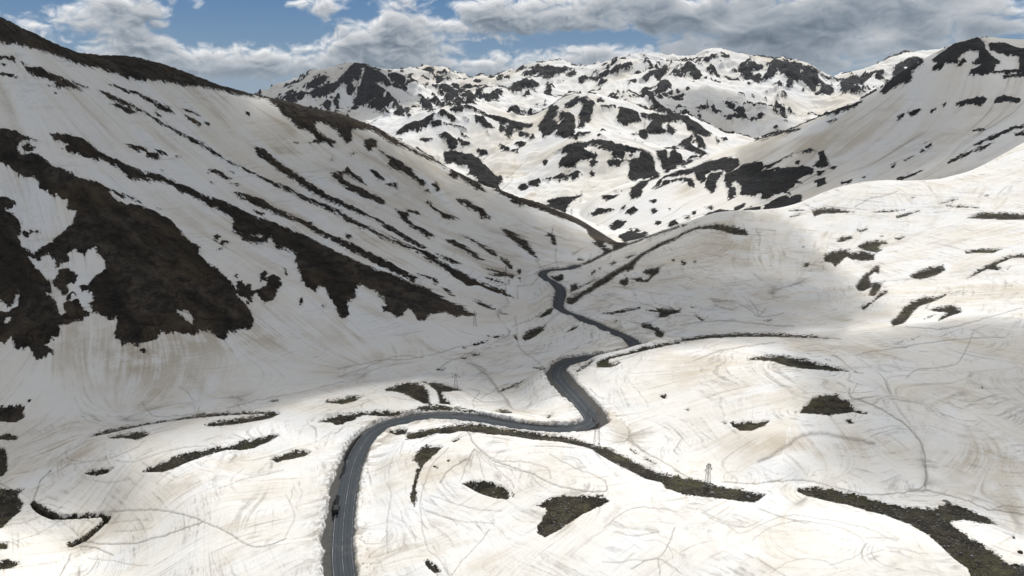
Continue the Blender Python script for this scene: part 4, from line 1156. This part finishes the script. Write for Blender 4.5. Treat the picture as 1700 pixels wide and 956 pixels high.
def panel(name, quad, mat):
    bm = bmesh.new(); v_ = [Vector(q) for q in quad]; nrm_ = (v_[1]-v_[0]).cross(v_[2]-v_[0]).normalized()
    a_ = [bm.verts.new(q-nrm_*.01) for q in v_]; b_ = [bm.verts.new(q+nrm_*.025) for q in v_]
    bm.faces.new(b_); bm.faces.new(a_[::-1])
    for i in range(len(v_)): bm.faces.new((a_[i],a_[(i+1)%len(v_)],b_[(i+1)%len(v_)],b_[i]))
    return mk(name,bm,mat,van)
panel('windscreen',[(1.10,-.80,1.88),(1.70,-.88,1.28),(1.70,.88,1.28),(1.10,.80,1.88)],m_vg)
panel('rear_window',[(-2.53,-.78,1.25),(-2.44,-.72,1.78),(-2.44,.72,1.78),(-2.53,.78,1.25)][::-1],m_vg)
for sy in (-1,1):
    for x0_,x1_ in ((.15,1.0),(-1.1,.0),(-2.2,-1.25)):
        q = [(x0_,sy*.985,1.2),(x1_,sy*.985,1.2),(x1_-.12,sy*.925,1.75),(x0_,sy*.925,1.75)]
        panel('side_window',q if sy < 0 else q[::-1],m_vg)
    panel('tail_light',([(-2.60,sy*.95,.85),(-2.60,sy*.80,.85),(-2.575,sy*.80,1.2),(-2.575,sy*.95,1.2)]) if sy>0 else ([(-2.60,-.80,.85),(-2.60,-.95,.85),(-2.575,-.95,1.2),(-2.575,-.80,1.2)]),m_tl)
    panel('headlight',[(2.615,sy*.9,.66),(2.615,sy*.6,.66),(2.60,sy*.6,.82),(2.60,sy*.9,.82)][::sy*-1],m_hl)
    for x_ in (-1.65,1.65):
        bm = bmesh.new(); bmesh.ops.create_cone(bm,cap_ends=True,segments=24,radius1=.34,radius2=.34,depth=.24); bmesh.ops.bevel(bm,geom=[e for e in bm.edges if len(e.link_faces)==2 and e.calc_face_angle(0)>1],offset=.04,segments=2,affect='EDGES')
        bmesh.ops.rotate(bm,cent=(0,0,0),matrix=__import__('mathutils').Matrix.Rotation(math.pi/2,3,'X'),verts=bm.verts); bmesh.ops.translate(bm,vec=(x_,sy*.90,.34),verts=bm.verts); wh = mk('wheel',bm,m_ty,van)
        bm = bmesh.new(); bmesh.ops.create_cone(bm,cap_ends=True,segments=20,radius1=.20,radius2=.17,depth=.05); bmesh.ops.rotate(bm,cent=(0,0,0),matrix=__import__('mathutils').Matrix.Rotation(-sy*math.pi/2,3,'X'),verts=bm.verts); bmesh.ops.translate(bm,vec=(x_,sy*1.03,.34),verts=bm.verts); mk('rim',bm,m_rm,wh)
    bm = bmesh.new(); bmesh.ops.create_cube(bm,size=1.); bmesh.ops.scale(bm,vec=(.12,.2,.2),verts=bm.verts); bmesh.ops.bevel(bm,geom=bm.edges[:],offset=.03,segments=2,affect='EDGES'); bmesh.ops.translate(bm,vec=(1.15,sy*1.1,1.25),verts=bm.verts); mk('mirror',bm,m_vb,van)
# ------------------------------------------------------------------ stones
m_bo, nt, bs = new_mat('grey_boulder'); n = N(nt); P = n.node('ShaderNodeTexCoord').outputs['Object']
nt.links.new(n.mix(n.ramp(n.noise(P,1.1,6,.65),.35,.65),(.07,.068,.065),(.20,.195,.185)), bs.inputs['Base Color']); bs.inputs['Roughness'].default_value = .9
m_bd, nt, bs = new_mat('dark_boulder'); n = N(nt); P = n.node('ShaderNodeTexCoord').outputs['Object']
nt.links.new(n.mix(n.ramp(n.noise(P,1.1,6,.65),.35,.65),(.012,.011,.010),(.05,.045,.038)), bs.inputs['Base Color']); bs.inputs['Roughness'].default_value = .95
def boulder(u, v, sx, sy, sz, seed, label, mat):
    x,y,z = spot(u,v); bm = bmesh.new(); bmesh.ops.create_icosphere(bm,subdivisions=3,radius=1.)
    rn = np.random.default_rng(seed); dirs = rn.normal(0,1,(14,3)); dirs /= np.linalg.norm(dirs,axis=1)[:,None]; cut_ = rn.uniform(.62,.95,14)
    for w in bm.verts:
        p = np.array(w.co)
        for d_,c_ in zip(dirs,cut_):
            q = p@d_
            if q > c_: p = p-d_*(q-c_)*.92
        w.co = (p[0]*sx,p[1]*sy,p[2]*sz)
    o = mk('boulder',bm,mat); o.location = (x,y,z+sz*.25); o.rotation_euler = (0,0,rn.uniform(0,6)); o['label'] = label; o['category'] = 'boulder'; return o
boulder(1572,833,2.0,1.3,.9,3,'grey boulder at the upper tip of the forked turf strip',m_bo)
boulder(722,775,.7,.5,.4,4,'small dark stone lying alone on the snow right of the curved turf patch',m_bd)
boulder(745,764,.9,.5,.4,5,'dark flat stone above the small one on the snow, near the fan of melt lines',m_bd)
boulder(1100,657,1.6,1.0,.7,6,'dark boulder alone on the snow knoll right of the hairpin',m_bd)
boulder(1694,918,.9,.8,.7,7,'dark purple boulder at the edge of the turf beside the corner pylon',m_bd)
# loose stones on the bare turf of the knolls
cand = np.nonzero((rock>4).ravel() & vis.ravel() & nearL.ravel() & (Yg<420).ravel() & (Vg>690).ravel())[0]
pick = RNG.choice(cand, min(2600,len(cand)), replace=False); bm = bmesh.new()
for q in pick:
    x,y = float(Xg.flat[q]),float(Yg.flat[q]); z = float(Z.flat[q])+CZ; s_ = float(RNG.lognormal(-1.45,.5))
    ang = RNG.uniform(0,6.28); e = RNG.uniform(.6,1.3,3)*s_
    vs = []
    for t in range(5):
        th = ang+t*1.2566; rr = RNG.uniform(.75,1.2); vs.append(bm.verts.new((x+math.cos(th)*e[0]*rr,y+math.sin(th)*e[1]*rr,z-.1)))
    tp = [bm.verts.new((w.co.x*.55+x*.45+RNG.normal(0,.05)*s_, w.co.y*.55+y*.45, z+e[2]*RNG.uniform(.45,.75))) for w in vs]
    for t in range(5): bm.faces.new((vs[t],vs[(t+1)%5],tp[(t+1)%5],tp[t]))
    bm.faces.new(tp)
o = mk('gravel',bm,m_bo); o['kind'] = 'stuff'; o['label'] = 'loose pale stones scattered over the bare turf'; o['category'] = 'stones'
print('things', round(time.time()-T0,1))

# ------------------------------------------------------------------ clouds overhead that shade the land
m_cl = bpy.data.materials.new('cloud_vapour'); m_cl.use_nodes = True; nt = m_cl.node_tree; nt.nodes.clear(); n = N(nt)
vs_ = n.node('ShaderNodeVolumeScatter'); vs_.inputs['Color'].default_value = (.96,.97,1,1); vs_.inputs['Density'].default_value = .0095; vs_.inputs['Anisotropy'].default_value = .3
out = n.node('ShaderNodeOutputMaterial'); nt.links.new(vs_.outputs[0],out.inputs['Volume'])
def cloud(u, v, t, rx, ry, rz, seed, rot=0., **k):
    g_ = np.array(spot(u,v,near=False,**k)); c_ = g_+SUN*t
    bm = bmesh.new(); bmesh.ops.create_icosphere(bm,subdivisions=5,radius=1.)
    p = np.array([w.co[:] for w in bm.verts])
    nz = fbm(p[:,0]*1.6+seed*7,p[:,1]*1.6+p[:,2]*1.1,4,seed)*.55+fbm(p[:,0]*4+seed,p[:,1]*4+p[:,2]*3,2,seed+9)*.15
    p = p*(1+nz)[:,None]; p[:,2] = np.where(p[:,2]<0,p[:,2]*.45,p[:,2])
    for w,q in zip(bm.verts,p): w.co = (q[0]*rx,q[1]*ry,q[2]*rz)
    for f_ in bm.faces: f_.smooth = True
    o = mk('cloud',bm,m_cl); o.location = c_; o.rotation_euler = (0,0,rot); o['kind'] = 'stuff'; o['label'] = 'cloud drifting above the valley'; o['category'] = 'cloud'; return o
cloud(100,240,700,280,330,150,1)
cloud(400,330,720,280,330,150,2)
cloud(620,440,740,280,300,150,3)
cloud(860,470,760,260,360,140,4)
cloud(430,520,640,200,95,110,5)
cloud(960,500,700,150,170,110,6)
cloud(1590,170,800,320,330,120,7)
cloud(1400,230,800,230,260,100,8)
cloud(1230,515,640,95,62,210,9)
cloud(1590,590,620,110,50,220,10)
cloud(520,160,1500,800,500,250,11,dmin=3000)
cloud(1180,180,1300,300,380,160,12,dmin=3000)
cloud(720,350,740,220,220,110,13)

# ------------------------------------------------------------------ air
m_hz = bpy.data.materials.new('thin_air'); m_hz.use_nodes = True; nt = m_hz.node_tree; nt.nodes.clear(); n = N(nt)
pv = n.node('ShaderNodeVolumePrincipled'); pv.inputs['Color'].default_value = (.86,.92,1,1); pv.inputs['Density'].default_value = HAZE; pv.inputs['Anisotropy'].default_value = .2
out = n.node('ShaderNodeOutputMaterial'); nt.links.new(pv.outputs[0],out.inputs['Volume'])
bm = bmesh.new(); bmesh.ops.create_cube(bm,size=1.); zlo, ztop = float(Z.min())+CZ-1, float(Z.max())+CZ+12
ex = 1.5*12000+200
bmesh.ops.scale(bm,vec=(2*ex,12400,ztop-zlo),verts=bm.verts); bmesh.ops.translate(bm,vec=(0,6000,(ztop+zlo)/2),verts=bm.verts)
if HAZE > 0:
    o = mk('haze',bm,m_hz); o['kind'] = 'stuff'; o['label'] = 'thin bluish air over the far ranges'; o['category'] = 'haze'
print('land z', zlo, ztop)
# ------------------------------------------------------------------ sky
w = bpy.data.worlds.new('World'); bpy.context.scene.world = w; w.use_nodes = True; nt = w.node_tree; n = N(nt); bg = nt.nodes['Background']
sky = n.node('ShaderNodeTexSky', sky_type='NISHITA'); sky.sun_disc = False; sky.sun_elevation = SUN_EL; sky.sun_rotation = SUN_AZ; sky.altitude = 2800; sky.dust_density = .4
SKY_STRENGTH = .09
# cloud deck: density built from banks and billowing noise over azimuth and elevation, lit from above by marching towards the light
def px_dir(u, v):
    a,g = ray(u,v); return math.degrees(math.atan(a)), math.degrees(math.atan(g/math.sqrt(1+a*a)))
AZ0, AZ1, EL0, EL1, ST = -52., 52., -2., 12., .05
ea, ee = np.meshgrid(np.arange(AZ0,AZ1,ST), np.arange(EL0,EL1,ST)); SW, SH = ea.shape[1], ea.shape[0]
def blobs(ls):
    t = np.zeros(ea.shape)
    for u,v,su,sv,amp in ls:
        a0,e0 = px_dir(u,v); a1 = (px_dir(u+su,v)[0]-px_dir(u-su,v)[0])/2
        t += amp*np.exp(-np.clip(((ea-a0)/a1)**2+((ee-e0)/(sv/20.8))**2,0,40))
    return t
BANKS = [(235,42,85,40,1.05),(130,40,60,45,.75),(20,55,60,38,.8),(380,100,75,30,.85),(250,125,240,22,.6),(395,22,78,36,-1.5),(660,62,72,46,1.15),(500,10,75,17,.95),(560,85,60,28,.7),(330,4,20,11,.7),
         (1150,28,340,42,1.2),(1520,30,260,52,1.15),(850,28,120,30,.85),(900,112,800,20,.85),(965,62,70,11,-.9),(735,20,30,20,-.5),(602,22,24,11,-.8),(1180,92,250,14,.4),(960,92,110,16,.5),(310,45,16,26,-.8),(60,-10,60,12,-.5),(1690,20,30,40,-.5)]
wx_ = fbm(ea*.35,ee*.55,3,201)*1.1; wy_ = fbm(ea*.35,ee*.55,3,205)*.7
def billow(x, y, o, sd):
    r = np.zeros(x.shape,np.float32); am = 1.; tt = 0
    for k in range(o):
        r += am*(np.abs(perlin(x*2.1**k+k*3.7,y*2.1**k-k*8.3,sd+k))*2.6-.75); tt += am; am *= .55
    return r/tt
dn = blobs(BANKS) + 1.25*fbm((ea+wx_)*.17,(ee+wy_)*.36,5,211) + .72*billow((ea+wx_)*.42,(ee+wy_)*.62,6,221) + .25*fbm((ea+wx_)*1.3,(ee+wy_)*2.2,4,231) - .12
dn = dn + .5*sstep(8.,12.,ee)
alpha = sstep(-.12,.62,dn); thick = np.clip(dn,0,1.6)
tau = np.zeros(dn.shape)
for k in range(1,34):                              # towards the light: up and a little to the side
    dj = int(round(-k*.55)); tau += np.roll(np.vstack([thick[k:],np.repeat(thick[-1:],k,0)]),-dj,1)*(1.12-k*.03)
lit = np.exp(-tau*.30)
lit = .45*lit + .55*np.exp(-tau*.11)
mott = 1.2*fbm((ea+wx_)*.5,(ee+wy_)*1.3,5,241)
rel = np.clip(dn-np.roll(np.vstack([dn[5:],dn[-5:]]),-4,1),-.3,.3)+.7*np.clip(dn-np.roll(np.vstack([dn[2:],dn[-2:]]),-1,1),-.2,.2)
lum = .28 + .62*lit + .26*rel*(1-.6*sstep(850,1150,850+ea*21)) + .12*mott*(1-lit) + .10*(1-np.clip(thick,0,1))
DARK = [(1270,66,280,18,-.07),(1040,40,220,14,-.04),(1460,60,50,10,.26),(1615,10,70,20,.20),(1215,45,40,10,.16),(930,30,90,20,.06),(830,88,60,16,.05),(205,86,90,8,-.06)]
lum = np.clip(lum+blobs(DARK)*np.clip(thick+.3,0,1),.14,.92)
stops = np.array([0,.12,.30,.55,.92]); cr_ = [np.interp(lum,stops,q) for q in ((.08,.115,.26,.55,1.0),(.10,.15,.31,.575,1.0),(.14,.20,.37,.61,1.0))]
blue = [np.interp(ee,(-2,.5,3,7.3,12),q) for q in ((.33,.30,.21,.115,.08),(.42,.39,.33,.24,.19),(.49,.48,.47,.44,.40))]
veil = .5*sstep(4.2,0.,ee)
px_ = np.ones((SH,SW,4),np.float32)
for c_ in range(3):
    cc = cr_[c_]*(1-veil)+veil*(.29,.37,.45)[c_]
    px_[...,c_] = blue[c_]*(1-alpha)+cc*alpha
img = bpy.data.images.new('cloud_field',SW,SH,float_buffer=True,is_data=True); img.pixels.foreach_set(px_.ravel()); img.update()
geo = n.node('ShaderNodeTexCoord').outputs['Generated']
sp_ = n.node('ShaderNodeSeparateXYZ'); nt.links.new(geo, sp_.inputs[0]); dx_, dy_, dz_ = sp_.outputs
az = n.math('MULTIPLY', n.math('ARCTAN2', dx_, dy_), 57.2958); el = n.math('MULTIPLY', n.math('ARCSINE', dz_), 57.2958)
uvw = n.node('ShaderNodeCombineXYZ'); n.put(uvw.inputs[0],n.math('MULTIPLY_ADD',az,1/(AZ1-AZ0),-AZ0/(AZ1-AZ0))); n.put(uvw.inputs[1],n.math('MULTIPLY_ADD',el,1/(EL1-EL0),-EL0/(EL1-EL0)))
ti = n.node('ShaderNodeTexImage'); ti.image = img; ti.extension = 'EXTEND'; ti.interpolation = 'Linear'; nt.links.new(uvw.outputs[0],ti.inputs[0])
scl = n.node('ShaderNodeVectorMath', operation='SCALE'); nt.links.new(sky.outputs[0],scl.inputs[0]); scl.inputs['Scale'].default_value = SKY_STRENGTH
over = n.mix(n.ramp(n.noise(geo,2.2,3,.6),.36,.56), scl.outputs[0], (.60,.59,.57))      # broken cloud over the rest of the sky
colr = n.mix(n.ramp(el,9.5,11.8), ti.outputs[0], over)
nt.links.new(colr,bg.inputs['Color']); bg.inputs['Strength'].default_value = 1.

# ------------------------------------------------------------------ sun, camera, view
l = bpy.data.lights.new('Sun','SUN'); l.energy = 3.6; l.angle = R(.53); l.color = (1,.96,.90); so = bpy.data.objects.new('Sun',l); C.objects.link(so)
so.rotation_euler = Vector(SUN.tolist()).to_track_quat('Z','Y').to_euler()
cam = bpy.data.cameras.new('Camera'); cam.sensor_width = 36; cam.lens = 36*F/1700; cam.clip_end = 40000; cam.clip_start = 1
co_ = bpy.data.objects.new('Camera',cam); C.objects.link(co_); co_.location = (0,0,CZ); co_.rotation_euler = (math.pi/2-PITCH,0,0)
sc = bpy.context.scene; sc.camera = co_
sc.view_settings.view_transform = 'Standard'; sc.view_settings.look = 'None'; sc.view_settings.exposure = -.05; sc.view_settings.gamma = 1.; sc.view_settings.use_curve_mapping = False
sc.cycles.max_bounces = 4; sc.cycles.diffuse_bounces = 2; sc.cycles.glossy_bounces = 1; sc.cycles.transparent_max_bounces = 24; sc.cycles.volume_bounces = 0
print('done', round(time.time()-T0,1))
